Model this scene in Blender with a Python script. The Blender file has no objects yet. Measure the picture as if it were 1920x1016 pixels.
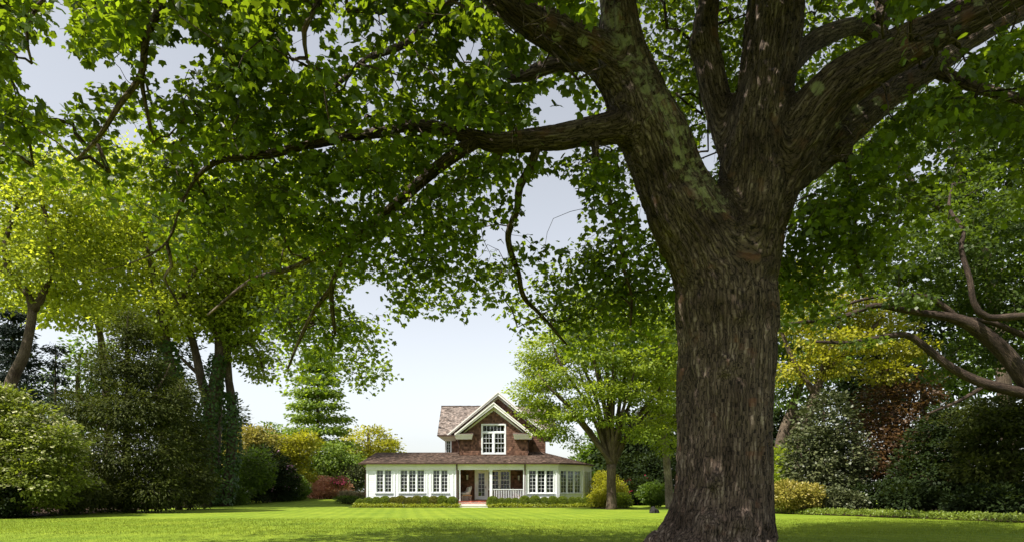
import bpy, bmesh, math, random
import numpy as np
from mathutils import Vector, Matrix, noise as mnoise

# ------------------------------------------------------------------ camera, sky, sun, exposure
FPX, HY, CAMH = 1280.0, 922.0, 1.12          # focal length and horizon in photo pixels, eye height in metres
SC = bpy.context.scene
COL = SC.collection
cam_d = bpy.data.cameras.new('camera')
cam_d.sensor_width = 36.0; cam_d.lens = 24.0
cam_d.shift_y = (HY - 508.0) / 1920.0
cam_d.clip_start = 0.1; cam_d.clip_end = 3000.0
cam = bpy.data.objects.new('camera', cam_d); COL.objects.link(cam)
cam.location = (0, 0, CAMH); cam.rotation_euler = (math.radians(90), 0, 0)
SC.camera = cam

SUN = Vector((-0.47, -0.33, 0.82)).normalized()      # towards the sun
world = bpy.data.worlds.new('World'); SC.world = world
world.use_nodes = True
wn = world.node_tree.nodes; wl = world.node_tree.links
bg = wn['Background']
sky = wn.new('ShaderNodeTexSky'); sky.sky_type = 'NISHITA'; sky.sun_disc = False
sky.sun_elevation = math.asin(SUN.z); sky.sun_rotation = math.atan2(SUN.x, SUN.y)
sky.air_density = 1.0; sky.dust_density = 1.5; sky.ozone_density = 1.0; sky.altitude = 0
hsv = wn.new('ShaderNodeHueSaturation'); hsv.inputs['Saturation'].default_value = 0.30; hsv.inputs['Value'].default_value = 1.0   # thin high haze pales the blue
wl.new(sky.outputs[0], hsv.inputs['Color']); wl.new(hsv.outputs[0], bg.inputs[0]); bg.inputs[1].default_value = 0.112
sun_d = bpy.data.lights.new('sun', 'SUN'); sun_d.energy = 5.0; sun_d.angle = math.radians(0.5)
sun_d.color = (1.0, 0.94, 0.84)
sun = bpy.data.objects.new('sun', sun_d); COL.objects.link(sun)
sun.rotation_euler = (-SUN).to_track_quat('-Z', 'Y').to_euler(); sun.location = (-20, -20, 40)

SC.view_settings.view_transform = 'Standard'; SC.view_settings.look = 'None'
SC.view_settings.exposure = 0.95; SC.view_settings.gamma = 1.0
SC.view_settings.use_curve_mapping = False
SC.render.engine = 'CYCLES'
cy = SC.cycles
cy.max_bounces = 8; cy.diffuse_bounces = 4; cy.transmission_bounces = 6; cy.transparent_max_bounces = 8
cy.glossy_bounces = 3; cy.use_denoising = True; cy.sample_clamp_indirect = 6.0
cy.caustics_reflective = False; cy.caustics_refractive = False

rng = np.random.default_rng(11)
random.seed(11)
UP = np.array((0, 0, 1.0))

def P(px, py, D):
    return np.array(((px - 960.0) / FPX * D, D, CAMH + (HY - py) / FPX * D))
def proj(p):
    D = np.maximum(p[:, 1], 0.05)
    return 960 + p[:, 0] / D * FPX, HY - (p[:, 2] - CAMH) / D * FPX
def sstep(a, b, x):
    t = np.clip((x - a) / (b - a), 0, 1); return t * t * (3 - 2 * t)
def terrain(x, y):
    x = np.asarray(x, float); y = np.asarray(y, float)
    rise = 0.46 * sstep(46, 70, y) * sstep(-12.0, -17.0, x)
    rise += 0.30 * sstep(52, 75, y) * sstep(8.5, 13.0, x)
    und = 0.035 * np.sin(x * 0.23 + 0.7) * np.sin(y * 0.19 + 0.3) * sstep(60, 30, y)
    return rise + und
def gpt(px, py):                                   # ground point under a photo pixel
    D = CAMH * FPX / max(py - HY, 4.0)
    for _ in range(12):
        X = (px - 960.0) / FPX * D
        z = float(terrain(X, D)); D = (CAMH - z) * FPX / max(py - HY, 4.0)
    return np.array(((px - 960.0) / FPX * D, D, z))

# ------------------------------------------------------------------ object helpers
def tag(o, label=None, cat=None, group=None, kind=None):
    if label: o['label'] = label
    if cat: o['category'] = cat
    if group: o['group'] = group
    if kind: o['kind'] = kind
    return o
def link(name, me, parent=None):
    o = bpy.data.objects.new(name, me); COL.objects.link(o)
    if parent is not None: o.parent = parent
    return o
def empty(name, loc=(0, 0, 0)):
    o = bpy.data.objects.new(name, None); COL.objects.link(o)
    o.location = loc; o.empty_display_size = 0.3
    return o
def part(name, me, root):                          # a mesh in world coordinates under its thing, or under a part of it
    o = link(name, me, root)
    if root.type == 'EMPTY': o.matrix_parent_inverse = Matrix.Translation(root.location).inverted()
    return o
def npmesh(name, V, faces, mat=None, smooth=False, attrs=None):
    """V (n,3); faces: (m,k) array, or a list of such arrays."""
    me = bpy.data.meshes.new(name)
    V = np.ascontiguousarray(V, np.float32)
    if isinstance(faces, np.ndarray): faces = [faces]
    faces = [np.asarray(f, np.int32) for f in faces if len(f)]
    loops = np.concatenate([f.ravel() for f in faces]) if faces else np.zeros(0, np.int32)
    tot = np.concatenate([np.full(len(f), f.shape[1], np.int32) for f in faces])
    start = np.concatenate([[0], np.cumsum(tot)[:-1]]).astype(np.int32)
    me.vertices.add(len(V)); me.vertices.foreach_set('co', V.ravel())
    me.loops.add(len(loops)); me.loops.foreach_set('vertex_index', loops)
    me.polygons.add(len(tot)); me.polygons.foreach_set('loop_start', start); me.polygons.foreach_set('loop_total', tot)
    me.polygons.foreach_set('use_smooth', np.full(len(tot), bool(smooth)))
    for k, a in (attrs or {}).items():
        a = np.ascontiguousarray(a, np.float32)
        if a.ndim == 1:
            at = me.attributes.new(k, 'FLOAT', 'POINT'); at.data.foreach_set('value', a)
        else:
            at = me.attributes.new(k, 'FLOAT_VECTOR', 'POINT'); at.data.foreach_set('vector', a.ravel())
    if mat: me.materials.append(mat)
    me.update(calc_edges=True); me.validate()
    return me
class MB:                                          # collects boxes and prisms
    def __init__(s): s.v = []; s.f4 = []; s.f3 = []; s.a = []; s.n = 0
    def box(s, x0, x1, y0, y1, z0, z1, M=None, a=0.5):
        c = np.array([(x, y, z) for z in (z0, z1) for y in (y0, y1) for x in (x0, x1)], float)
        return s.hexa(c, M, a)
    def hexa(s, c, M=None, a=0.5):                 # 8 corners, order x fastest, then y, then z
        c = np.asarray(c, float)
        if M is not None: c = c @ M[0].T + M[1]
        n = s.n
        s.v.append(c); s.a.append(np.full(8, a)); s.n += 8
        for q in ((0, 2, 3, 1), (4, 5, 7, 6), (0, 1, 5, 4), (1, 3, 7, 5), (3, 2, 6, 7), (2, 0, 4, 6)):
            s.f4.append([n + i for i in q])
        return s
    def open_box(s, c, a):                         # a shingle: face, butt and two edges
        n = s.n; s.v.append(np.asarray(c, float)); s.a.append(np.full(8, a)); s.n += 8
        for q in ((4, 5, 7, 6), (0, 1, 5, 4), (1, 3, 7, 5), (2, 0, 4, 6)): s.f4.append([n + i for i in q])
    def beam(s, p, q, w, h, a=0.5):                # square bar from p to q
        p = np.asarray(p, float); q = np.asarray(q, float); d = q - p; L = np.linalg.norm(d); d /= L
        r = UP if abs(d[2]) < 0.95 else np.array((0, 1.0, 0))
        x = np.cross(d, r); x /= np.linalg.norm(x); z = np.cross(x, d)
        c = [p + d * t * L + x * sx * w / 2 + z * sz * h / 2 for sz in (-1, 1) for t in (0, 1) for sx in (-1, 1)]
        return s.hexa(c, None, a)
    def prism(s, poly, ext, a=0.5):                # polygon (k,3) extruded by vector ext
        poly = np.asarray(poly, float); ext = np.asarray(ext, float); k = len(poly)
        nrm = np.zeros(3)
        for i in range(k): nrm += np.cross(poly[i], poly[(i + 1) % k])
        if np.dot(nrm, ext) > 0: poly = poly[::-1]
        n = s.n; s.v.append(poly); s.v.append(poly + ext); s.a.append(np.full(2 * k, a)); s.n += 2 * k
        for i in range(1, k - 1):
            s.f3.append([n, n + i, n + i + 1]); s.f3.append([n + k, n + k + i + 1, n + k + i])
        for i in range(k):
            j = (i + 1) % k; s.f4.append([n + i, n + k + i, n + k + j, n + j])
        return s
    def mesh(s, name, mat):
        fs = []
        if s.f4: fs.append(np.array(s.f4))
        if s.f3: fs.append(np.array(s.f3))
        return npmesh(name, np.concatenate(s.v), fs, mat, attrs={'v': np.concatenate(s.a)})

# numpy value noise
def _hash(ix, iy, iz):
    h = (ix * 374761393 + iy * 668265263 + iz * 2147483647 + 1013904223) & 0xffffffff
    h = ((h ^ (h >> 13)) * 1274126177) & 0xffffffff
    return ((h ^ (h >> 16)) & 0xffff) / 65535.0
def vnoise(p):
    p = np.asarray(p, float); i = np.floor(p).astype(np.int64); f = p - i; f = f * f * (3 - 2 * f)
    r = 0
    for dx in (0, 1):
        for dy in (0, 1):
            for dz in (0, 1):
                w = (f[:, 0] if dx else 1 - f[:, 0]) * (f[:, 1] if dy else 1 - f[:, 1]) * (f[:, 2] if dz else 1 - f[:, 2])
                r = r + w * _hash(i[:, 0] + dx, i[:, 1] + dy, i[:, 2] + dz)
    return r

# ------------------------------------------------------------------ materials
def nodes(name):
    m = bpy.data.materials.new(name); m.use_nodes = True
    nt = m.node_tree; nt.nodes.clear()
    out = nt.nodes.new('ShaderNodeOutputMaterial')
    return m, nt, out
def N(nt, t, **kw):
    n = nt.nodes.new(t)
    for k, v in kw.items():
        if k.startswith('i_'):
            key = k[2:]; n.inputs[int(key) if key.isdigit() else key.replace('_', ' ')].default_value = v
        else: setattr(n, k, v)
    return n
def ramp(nt, stops):
    r = nt.nodes.new('ShaderNodeValToRGB'); e = r.color_ramp.elements
    while len(e) < len(stops): e.new(0.5)
    for el, (p, c) in zip(e, stops): el.position = p; el.color = (*c, 1)
    return r
def foliage(name, dark, light, trans, tmix=0.42, gloss=0.35, rough=0.45):
    m, nt, out = nodes(name); L = nt.links
    at = N(nt, 'ShaderNodeAttribute', attribute_name='v')
    r1 = ramp(nt, [(0.0, dark), (1.0, light)])
    L.new(at.outputs['Fac'], r1.inputs[0])
    r2 = ramp(nt, [(0.0, tuple(c * 0.28 for c in trans)), (1.0, tuple(min(c * 1.45, 0.95) for c in trans))])  # widened tone range: contrast of lit and shaded clumps put into leaf colour
    L.new(at.outputs['Fac'], r2.inputs[0])
    pr = N(nt, 'ShaderNodeBsdfPrincipled'); pr.inputs['Roughness'].default_value = rough
    pr.inputs['Specular IOR Level'].default_value = gloss
    L.new(r1.outputs[0], pr.inputs['Base Color'])
    tr = N(nt, 'ShaderNodeBsdfTranslucent'); L.new(r2.outputs[0], tr.inputs[0])
    mx = N(nt, 'ShaderNodeMixShader'); mx.inputs[0].default_value = tmix
    L.new(pr.outputs[0], mx.inputs[1]); L.new(tr.outputs[0], mx.inputs[2]); L.new(mx.outputs[0], out.inputs[0])
    return m
def plain(name, col, rough=0.6, var=0.25, scale=6.0, bump=0.15, spec=0.3, metal=0.0, attr=False):
    """colour with noise variation and fine relief; attr: darker or lighter by the piece's own value"""
    m, nt, out = nodes(name); L = nt.links
    tc = N(nt, 'ShaderNodeTexCoord')
    no = N(nt, 'ShaderNodeTexNoise'); no.inputs['Scale'].default_value = scale; no.inputs['Detail'].default_value = 6
    L.new(tc.outputs['Object'], no.inputs['Vector'])
    lo = tuple(c * (1 - var) for c in col); hi = tuple(min(c * (1 + var), 1) for c in col)
    r = ramp(nt, [(0.3, lo), (0.7, hi)]); L.new(no.outputs['Fac'], r.inputs[0])
    pr = N(nt, 'ShaderNodeBsdfPrincipled'); pr.inputs['Roughness'].default_value = rough
    pr.inputs['Specular IOR Level'].default_value = spec; pr.inputs['Metallic'].default_value = metal
    src = r.outputs[0]
    if attr:
        at = N(nt, 'ShaderNodeAttribute', attribute_name='v')
        r2 = ramp(nt, [(0.0, (0.45, 0.42, 0.40)), (0.5, (1, 1, 1)), (1.0, (1.7, 1.62, 1.55))])
        L.new(at.outputs['Fac'], r2.inputs[0])
        mu = N(nt, 'ShaderNodeMix', data_type='RGBA', blend_type='MULTIPLY'); mu.inputs[0].default_value = 1
        L.new(src, mu.inputs[6]); L.new(r2.outputs[0], mu.inputs[7]); src = mu.outputs[2]
    L.new(src, pr.inputs['Base Color'])
    if bump:
        b = N(nt, 'ShaderNodeBump'); b.inputs['Strength'].default_value = bump; b.inputs['Distance'].default_value = 0.02
        L.new(no.outputs['Fac'], b.inputs['Height']); L.new(b.outputs[0], pr.inputs['Normal'])
    L.new(pr.outputs[0], out.inputs[0])
    return m
def bark(name, dark, mid, light, lichen=0.0, scale=1.0, bstr=0.8, rust=0.0):
    m, nt, out = nodes(name); L = nt.links
    at = N(nt, 'ShaderNodeAttribute', attribute_name='bark')
    nd = N(nt, 'ShaderNodeTexNoise'); nd.inputs['Scale'].default_value = 7.0 * scale; nd.inputs['Detail'].default_value = 3; L.new(at.outputs['Vector'], nd.inputs['Vector'])
    sc_ = N(nt, 'ShaderNodeVectorMath', operation='SCALE'); sc_.inputs['Scale'].default_value = 0.10; L.new(nd.outputs['Color'], sc_.inputs[0])
    ad_ = N(nt, 'ShaderNodeVectorMath', operation='ADD'); L.new(at.outputs['Vector'], ad_.inputs[0]); L.new(sc_.outputs[0], ad_.inputs[1])
    mp = N(nt, 'ShaderNodeMapping'); mp.inputs['Scale'].default_value = (17 * scale, 17 * scale, 1.25 * scale); L.new(ad_.outputs[0], mp.inputs[0])
    vo = N(nt, 'ShaderNodeTexVoronoi', feature='DISTANCE_TO_EDGE'); vo.inputs['Scale'].default_value = 1.0; L.new(mp.outputs[0], vo.inputs['Vector'])
    mp2 = N(nt, 'ShaderNodeMapping'); mp2.inputs['Scale'].default_value = (60 * scale, 60 * scale, 11 * scale); L.new(ad_.outputs[0], mp2.inputs[0])
    n5 = N(nt, 'ShaderNodeTexNoise'); n5.inputs['Scale'].default_value = 1.0; n5.inputs['Detail'].default_value = 4; n5.inputs['Roughness'].default_value = 0.7; L.new(mp2.outputs[0], n5.inputs['Vector'])
    v5 = N(nt, 'ShaderNodeMath', operation='MULTIPLY'); v5.inputs[1].default_value = 2.1; L.new(vo.outputs['Distance'], v5.inputs[0])
    s5 = N(nt, 'ShaderNodeMath', operation='MULTIPLY_ADD'); s5.inputs[1].default_value = 1.1; s5.inputs[2].default_value = -0.5; L.new(n5.outputs['Fac'], s5.inputs[0])
    ml = N(nt, 'ShaderNodeMath', operation='ADD'); L.new(v5.outputs[0], ml.inputs[0]); L.new(s5.outputs[0], ml.inputs[1])
    r = ramp(nt, [(0.05, dark), (0.28, mid), (0.55, mid), (1.0, light)]); L.new(ml.outputs[0], r.inputs[0])
    n2 = N(nt, 'ShaderNodeTexNoise'); n2.inputs['Scale'].default_value = 1.3; n2.inputs['Detail'].default_value = 5
    L.new(at.outputs['Vector'], n2.inputs['Vector'])
    src = r.outputs[0]
    r3 = ramp(nt, [(0.30, (0.50, 0.43, 0.40)), (0.68, (1.35, 1.32, 1.30))]); L.new(n2.outputs['Fac'], r3.inputs[0])
    mu = N(nt, 'ShaderNodeMix', data_type='RGBA', blend_type='MULTIPLY'); mu.inputs[0].default_value = 1
    L.new(src, mu.inputs[6]); L.new(r3.outputs[0], mu.inputs[7]); src = mu.outputs[2]
    if rust:
        n4 = N(nt, 'ShaderNodeTexNoise'); n4.inputs['Scale'].default_value = 2.1; n4.inputs['Detail'].default_value = 6; n4.noise_dimensions = '4D'; n4.inputs['W'].default_value = 3.3
        L.new(at.outputs['Vector'], n4.inputs['Vector'])
        r5 = ramp(nt, [(0.60, (0, 0, 0)), (0.70, (rust,) * 3)]); L.new(n4.outputs['Fac'], r5.inputs[0])
        mr = N(nt, 'ShaderNodeMix', data_type='RGBA'); L.new(r5.outputs[0], mr.inputs[0]); L.new(src, mr.inputs[6])
        mr.inputs[7].default_value = (0.16, 0.075, 0.045, 1); src = mr.outputs[2]
    if lichen:
        n3 = N(nt, 'ShaderNodeTexNoise'); n3.inputs['Scale'].default_value = 6.5; n3.inputs['Detail'].default_value = 9; n3.inputs['Roughness'].default_value = 0.7; n3.noise_dimensions = '4D'; n3.inputs['W'].default_value = 8.1
        L.new(at.outputs['Vector'], n3.inputs['Vector'])
        la = N(nt, 'ShaderNodeAttribute', attribute_name='lichen')
        ad = N(nt, 'ShaderNodeMath', operation='MULTIPLY_ADD'); ad.inputs[1].default_value = 0.42
        L.new(la.outputs['Fac'], ad.inputs[0]); L.new(n3.outputs['Fac'], ad.inputs[2])
        r4 = ramp(nt, [(0.70, (0, 0, 0)), (0.82, (lichen,) * 3)]); L.new(ad.outputs[0], r4.inputs[0])
        mi = N(nt, 'ShaderNodeMix', data_type='RGBA'); L.new(r4.outputs[0], mi.inputs[0]); L.new(src, mi.inputs[6])
        mi.inputs[7].default_value = (0.30, 0.31, 0.17, 1); src = mi.outputs[2]
    pr = N(nt, 'ShaderNodeBsdfPrincipled'); pr.inputs['Roughness'].default_value = 0.85; pr.inputs['Specular IOR Level'].default_value = 0.25
    L.new(src, pr.inputs['Base Color'])
    b = N(nt, 'ShaderNodeBump'); b.inputs['Strength'].default_value = bstr; b.inputs['Distance'].default_value = 0.03
    L.new(ml.outputs[0], b.inputs['Height']); L.new(b.outputs[0], pr.inputs['Normal'])
    L.new(pr.outputs[0], out.inputs[0])
    return m
def lawn_mat():
    m, nt, out = nodes('lawn_grass'); L = nt.links
    tc = N(nt, 'ShaderNodeTexCoord')
    n1 = N(nt, 'ShaderNodeTexNoise'); n1.inputs['Scale'].default_value = 0.35; n1.inputs['Detail'].default_value = 6
    n2 = N(nt, 'ShaderNodeTexNoise'); n2.inputs['Scale'].default_value = 9.0; n2.inputs['Detail'].default_value = 8; n2.inputs['Roughness'].default_value = 0.75
    mp = N(nt, 'ShaderNodeMapping'); mp.inputs['Scale'].default_value = (1, 0.35, 1)
    L.new(tc.outputs['Object'], n1.inputs['Vector']); L.new(tc.outputs['Object'], mp.inputs[0]); L.new(mp.outputs[0], n2.inputs['Vector'])
    # mower passes: soft bands running from the camera towards the house
    wv = N(nt, 'ShaderNodeTexWave', wave_type='BANDS', bands_direction='X'); wv.inputs['Scale'].default_value = 0.42; wv.inputs['Distortion'].default_value = 2.2; wv.inputs['Detail'].default_value = 2
    mpw = N(nt, 'ShaderNodeMapping'); mpw.inputs['Rotation'].default_value = (0, 0, math.radians(-9)); L.new(tc.outputs['Object'], mpw.inputs[0]); L.new(mpw.outputs[0], wv.inputs['Vector'])
    r1 = ramp(nt, [(0.3, (0.112, 0.175, 0.015)), (0.7, (0.182, 0.238, 0.022))]); L.new(n1.outputs['Fac'], r1.inputs[0])
    r2 = ramp(nt, [(0.25, (0.55, 0.6, 0.5)), (0.75, (1.35, 1.3, 1.2))]); L.new(n2.outputs['Fac'], r2.inputs[0])
    rw = ramp(nt, [(0.2, (0.90, 0.92, 0.9)), (0.8, (1.08, 1.06, 1.05))]); L.new(wv.outputs['Fac'], rw.inputs[0])
    mu = N(nt, 'ShaderNodeMix', data_type='RGBA', blend_type='MULTIPLY'); mu.inputs[0].default_value = 1
    L.new(r1.outputs[0], mu.inputs[6]); L.new(r2.outputs[0], mu.inputs[7])
    m2 = N(nt, 'ShaderNodeMix', data_type='RGBA', blend_type='MULTIPLY'); m2.inputs[0].default_value = 1
    L.new(mu.outputs[2], m2.inputs[6]); L.new(rw.outputs[0], m2.inputs[7])
    pr = N(nt, 'ShaderNodeBsdfPrincipled'); pr.inputs['Roughness'].default_value = 0.9; pr.inputs['Specular IOR Level'].default_value = 0.1
    L.new(m2.outputs[2], pr.inputs['Base Color'])
    b = N(nt, 'ShaderNodeBump'); b.inputs['Strength'].default_value = 0.6; b.inputs['Distance'].default_value = 0.03
    L.new(n2.outputs['Fac'], b.inputs['Height']); L.new(b.outputs[0], pr.inputs['Normal'])
    L.new(pr.outputs[0], out.inputs[0])
    return m
def glass_mat():
    m, nt, out = nodes('window_glass'); L = nt.links
    gl = N(nt, 'ShaderNodeBsdfGlossy'); gl.inputs['Roughness'].default_value = 0.02; gl.inputs['Color'].default_value = (0.95, 0.97, 1, 1)
    tr = N(nt, 'ShaderNodeBsdfTransparent'); tr.inputs[0].default_value = (0.55, 0.60, 0.57, 1)
    fr = N(nt, 'ShaderNodeFresnel'); fr.inputs[0].default_value = 1.5
    mx = N(nt, 'ShaderNodeMixShader'); L.new(fr.outputs[0], mx.inputs[0]); L.new(tr.outputs[0], mx.inputs[1]); L.new(gl.outputs[0], mx.inputs[2])
    L.new(mx.outputs[0], out.inputs[0])
    return m

M = {}
M['lawn'] = lawn_mat()
M['blade'] = foliage('grass_blade', (0.115, 0.165, 0.012), (0.21, 0.255, 0.02), (0.26, 0.33, 0.02), 0.35, 0.2, 0.6)
M['soil'] = plain('garden_mulch', (0.035, 0.022, 0.014), 0.95, 0.6, 14, 0.8, 0.1)
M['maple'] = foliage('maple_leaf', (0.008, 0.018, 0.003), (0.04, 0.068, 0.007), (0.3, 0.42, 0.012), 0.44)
M['lime'] = foliage('sunlit_leaf', (0.125, 0.18, 0.015), (0.31, 0.37, 0.034), (0.6, 0.7, 0.04), 0.52)  # brightness of full sun put into the leaf colour
M['fresh'] = foliage('fresh_leaf', (0.1, 0.165, 0.014), (0.25, 0.3, 0.028), (0.44, 0.54, 0.03), 0.46)
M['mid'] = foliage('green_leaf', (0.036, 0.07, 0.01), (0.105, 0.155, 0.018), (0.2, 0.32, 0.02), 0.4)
M['deep'] = foliage('shaded_leaf', (0.022, 0.044, 0.007), (0.075, 0.11, 0.013), (0.16, 0.24, 0.014), 0.38)  # darker copy of the green leaf, deep shade put into its colour
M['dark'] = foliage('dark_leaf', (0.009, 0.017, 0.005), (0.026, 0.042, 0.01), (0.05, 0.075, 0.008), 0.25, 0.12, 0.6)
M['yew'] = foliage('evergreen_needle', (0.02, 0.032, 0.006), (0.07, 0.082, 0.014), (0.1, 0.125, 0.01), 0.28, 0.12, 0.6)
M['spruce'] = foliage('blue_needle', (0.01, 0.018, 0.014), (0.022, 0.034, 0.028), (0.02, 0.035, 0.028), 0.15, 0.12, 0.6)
M['cone'] = foliage('larch_leaf', (0.085, 0.15, 0.016), (0.19, 0.26, 0.032), (0.34, 0.46, 0.03), 0.42)
M['golden'] = foliage('golden_leaf', (0.18, 0.185, 0.012), (0.34, 0.32, 0.02), (0.5, 0.5, 0.02), 0.42)
M['bronze'] = foliage('bronze_leaf', (0.035, 0.016, 0.008), (0.10, 0.055, 0.018), (0.18, 0.10, 0.02), 0.30)
M['holly'] = foliage('glossy_leaf', (0.035, 0.05, 0.018), (0.115, 0.125, 0.05), (0.09, 0.11, 0.03), 0.2)
M['dogwood'] = foliage('dogwood_leaf', (0.075, 0.115, 0.013), (0.19, 0.22, 0.028), (0.26, 0.32, 0.02), 0.38, 0.2, 0.6)
M['bract'] = foliage('cream_bract', (0.42, 0.44, 0.20), (0.62, 0.60, 0.34), (0.4, 0.4, 0.2), 0.3)
M['pink'] = foliage('pink_petal', (0.62, 0.05, 0.18), (0.82, 0.16, 0.32), (0.6, 0.1, 0.2), 0.3)
M['mauve'] = foliage('mauve_petal', (0.42, 0.15, 0.36), (0.62, 0.32, 0.52), (0.4, 0.2, 0.3), 0.3)
M['coral'] = foliage('coral_leaf', (0.74, 0.3, 0.22), (0.88, 0.54, 0.36), (0.7, 0.4, 0.25), 0.38)
M['crimson'] = foliage('crimson_petal', (0.30, 0.01, 0.04), (0.5, 0.03, 0.10), (0.3, 0.02, 0.05), 0.3)
M['tan'] = foliage('tan_grass', (0.42, 0.34, 0.17), (0.64, 0.56, 0.33), (0.5, 0.42, 0.2), 0.35)
M['box'] = foliage('boxwood_leaf', (0.08, 0.125, 0.014), (0.18, 0.22, 0.028), (0.25, 0.33, 0.02), 0.35)
M['boxred'] = foliage('boxwood_bronze_leaf', (0.08, 0.1, 0.014), (0.19, 0.17, 0.03), (0.25, 0.26, 0.02), 0.35)
M['cover'] = foliage('ground_cover_leaf', (0.17, 0.22, 0.015), (0.33, 0.35, 0.03), (0.42, 0.46, 0.02), 0.4)
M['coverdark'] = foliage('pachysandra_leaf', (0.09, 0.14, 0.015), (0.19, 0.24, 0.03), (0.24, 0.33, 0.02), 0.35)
M['peach'] = foliage('peach_leaf', (0.17, 0.175, 0.02), (0.38, 0.3, 0.07), (0.36, 0.33, 0.05), 0.34)
M['ivy'] = foliage('ivy_leaf', (0.022, 0.055, 0.01), (0.065, 0.125, 0.018), (0.11, 0.2, 0.015), 0.28)
M['bark_maple'] = bark('maple_bark', (0.009, 0.006, 0.005), (0.098, 0.072, 0.057), (0.25, 0.203, 0.170), 0.80, 1.0, 1.0, 0.75)
M['bark'] = bark('grey_brown_bark', (0.03, 0.022, 0.015), (0.10, 0.078, 0.055), (0.19, 0.155, 0.115), 0.0, 1.3, 0.6)
M['bark_pale'] = bark('pale_bark', (0.10, 0.085, 0.065), (0.22, 0.19, 0.15), (0.36, 0.32, 0.26), 0.0, 1.0, 0.5)
M['bark_warm'] = bark('warm_bark', (0.012, 0.008, 0.006), (0.050, 0.035, 0.026), (0.115, 0.085, 0.062), 0.0, 1.2, 0.6)
M['white'] = plain('white_paint', (0.70, 0.725, 0.75), 0.5, 0.05, 3.0, 0.05)
M['trim'] = plain('white_trim', (0.70, 0.69, 0.66), 0.45, 0.05, 3.0, 0.04)
M['shingle'] = plain('cedar_wall_shingle', (0.130, 0.072, 0.050), 0.85, 0.35, 3.5, 0.3, 0.15, attr=True)
M['roof'] = plain('cedar_roof_shingle', (0.102, 0.072, 0.057), 0.85, 0.35, 2.5, 0.3, 0.15, attr=True)
M['roof_grey'] = plain('weathered_roof_shingle', (0.185, 0.155, 0.140), 0.88, 0.35, 3.0, 0.3, 0.15, attr=True)
M['copper'] = plain('aged_copper', (0.075, 0.042, 0.034), 0.5, 0.3, 5.0, 0.1, 0.4, 0.5)
M['glass'] = glass_mat()
M['room'] = plain('room_plaster', (0.22, 0.20, 0.17), 0.9, 0.2, 1.0, 0.0)
M['shade'] = plain('linen_shade', (0.50, 0.54, 0.43), 0.9, 0.1, 20, 0.1)
M['brick'] = plain('porch_brick', (0.34, 0.11, 0.07), 0.85, 0.25, 9.0, 0.3, 0.15, attr=True)
M['stone'] = plain('pale_stone_riser', (0.74, 0.70, 0.64), 0.8, 0.12, 5.0, 0.2)
M['brownwall'] = plain('porch_wall_panel', (0.135, 0.055, 0.036), 0.8, 0.2, 4.0, 0.2)
M['iron'] = plain('black_iron', (0.02, 0.019, 0.018), 0.45, 0.2, 8.0, 0.1, 0.5)
M['frost'] = plain('frosted_lamp_glass', (0.55, 0.53, 0.5), 0.3, 0.05, 3.0, 0.0)
M['wicker'] = plain('white_wicker', (0.62, 0.59, 0.54), 0.7, 0.1, 18.0, 0.3)
M['cushion'] = plain('cushion_fabric', (0.55, 0.52, 0.46), 0.95, 0.12, 14.0, 0.2)
M['wood'] = plain('oak_seat_rail', (0.38, 0.24, 0.12), 0.6, 0.2, 10.0, 0.2)
M['hose'] = plain('green_hose_rubber', (0.015, 0.14, 0.075), 0.4, 0.15, 10.0, 0.05, 0.5)
M['rock'] = plain('dark_stone', (0.012, 0.011, 0.010), 0.85, 0.4, 9.0, 0.6)

# ------------------------------------------------------------------ tubes, leaves, growth
def smooth_path(pts, rad, step):
    pts = np.asarray(pts, float); rad = np.asarray(rad, float)
    if len(pts) == 2:
        n = max(2, int(np.linalg.norm(pts[1] - pts[0]) / step)); t = np.linspace(0, 1, n + 1)[:, None]
        return pts[0] + (pts[1] - pts[0]) * t, rad[0] + (rad[1] - rad[0]) * t[:, 0]
    ext = np.vstack([2 * pts[0] - pts[1], pts, 2 * pts[-1] - pts[-2]])
    op, orr = [], []
    for i in range(len(pts) - 1):
        p0, p1, p2, p3 = ext[i], ext[i + 1], ext[i + 2], ext[i + 3]
        n = max(1, int(math.ceil(np.linalg.norm(p2 - p1) / step)))
        t = (np.arange(n) / n)[:, None]
        op.append(0.5 * ((2 * p1) + (-p0 + p2) * t + (2 * p0 - 5 * p1 + 4 * p2 - p3) * t ** 2 + (-p0 + 3 * p1 - 3 * p2 + p3) * t ** 3))
        orr.append(rad[i] + (rad[i + 1] - rad[i]) * t[:, 0])
    op.append(pts[-1:]); orr.append(rad[-1:])
    return np.vstack(op), np.concatenate(orr)
def frames(pts):
    d = np.gradient(pts, axis=0); d /= np.linalg.norm(d, axis=1)[:, None] + 1e-9
    x = np.cross(d[0], (0.0, 1.0, 0.05)); x /= np.linalg.norm(x)
    X = np.zeros_like(pts); Y = np.zeros_like(pts)
    for i in range(len(pts)):
        x = x - d[i] * np.dot(x, d[i]); x /= np.linalg.norm(x); X[i] = x; Y[i] = np.cross(d[i], x)
    arc = np.concatenate([[0], np.cumsum(np.linalg.norm(np.diff(pts, axis=0), axis=1))])
    return d, X, Y, arc
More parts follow.
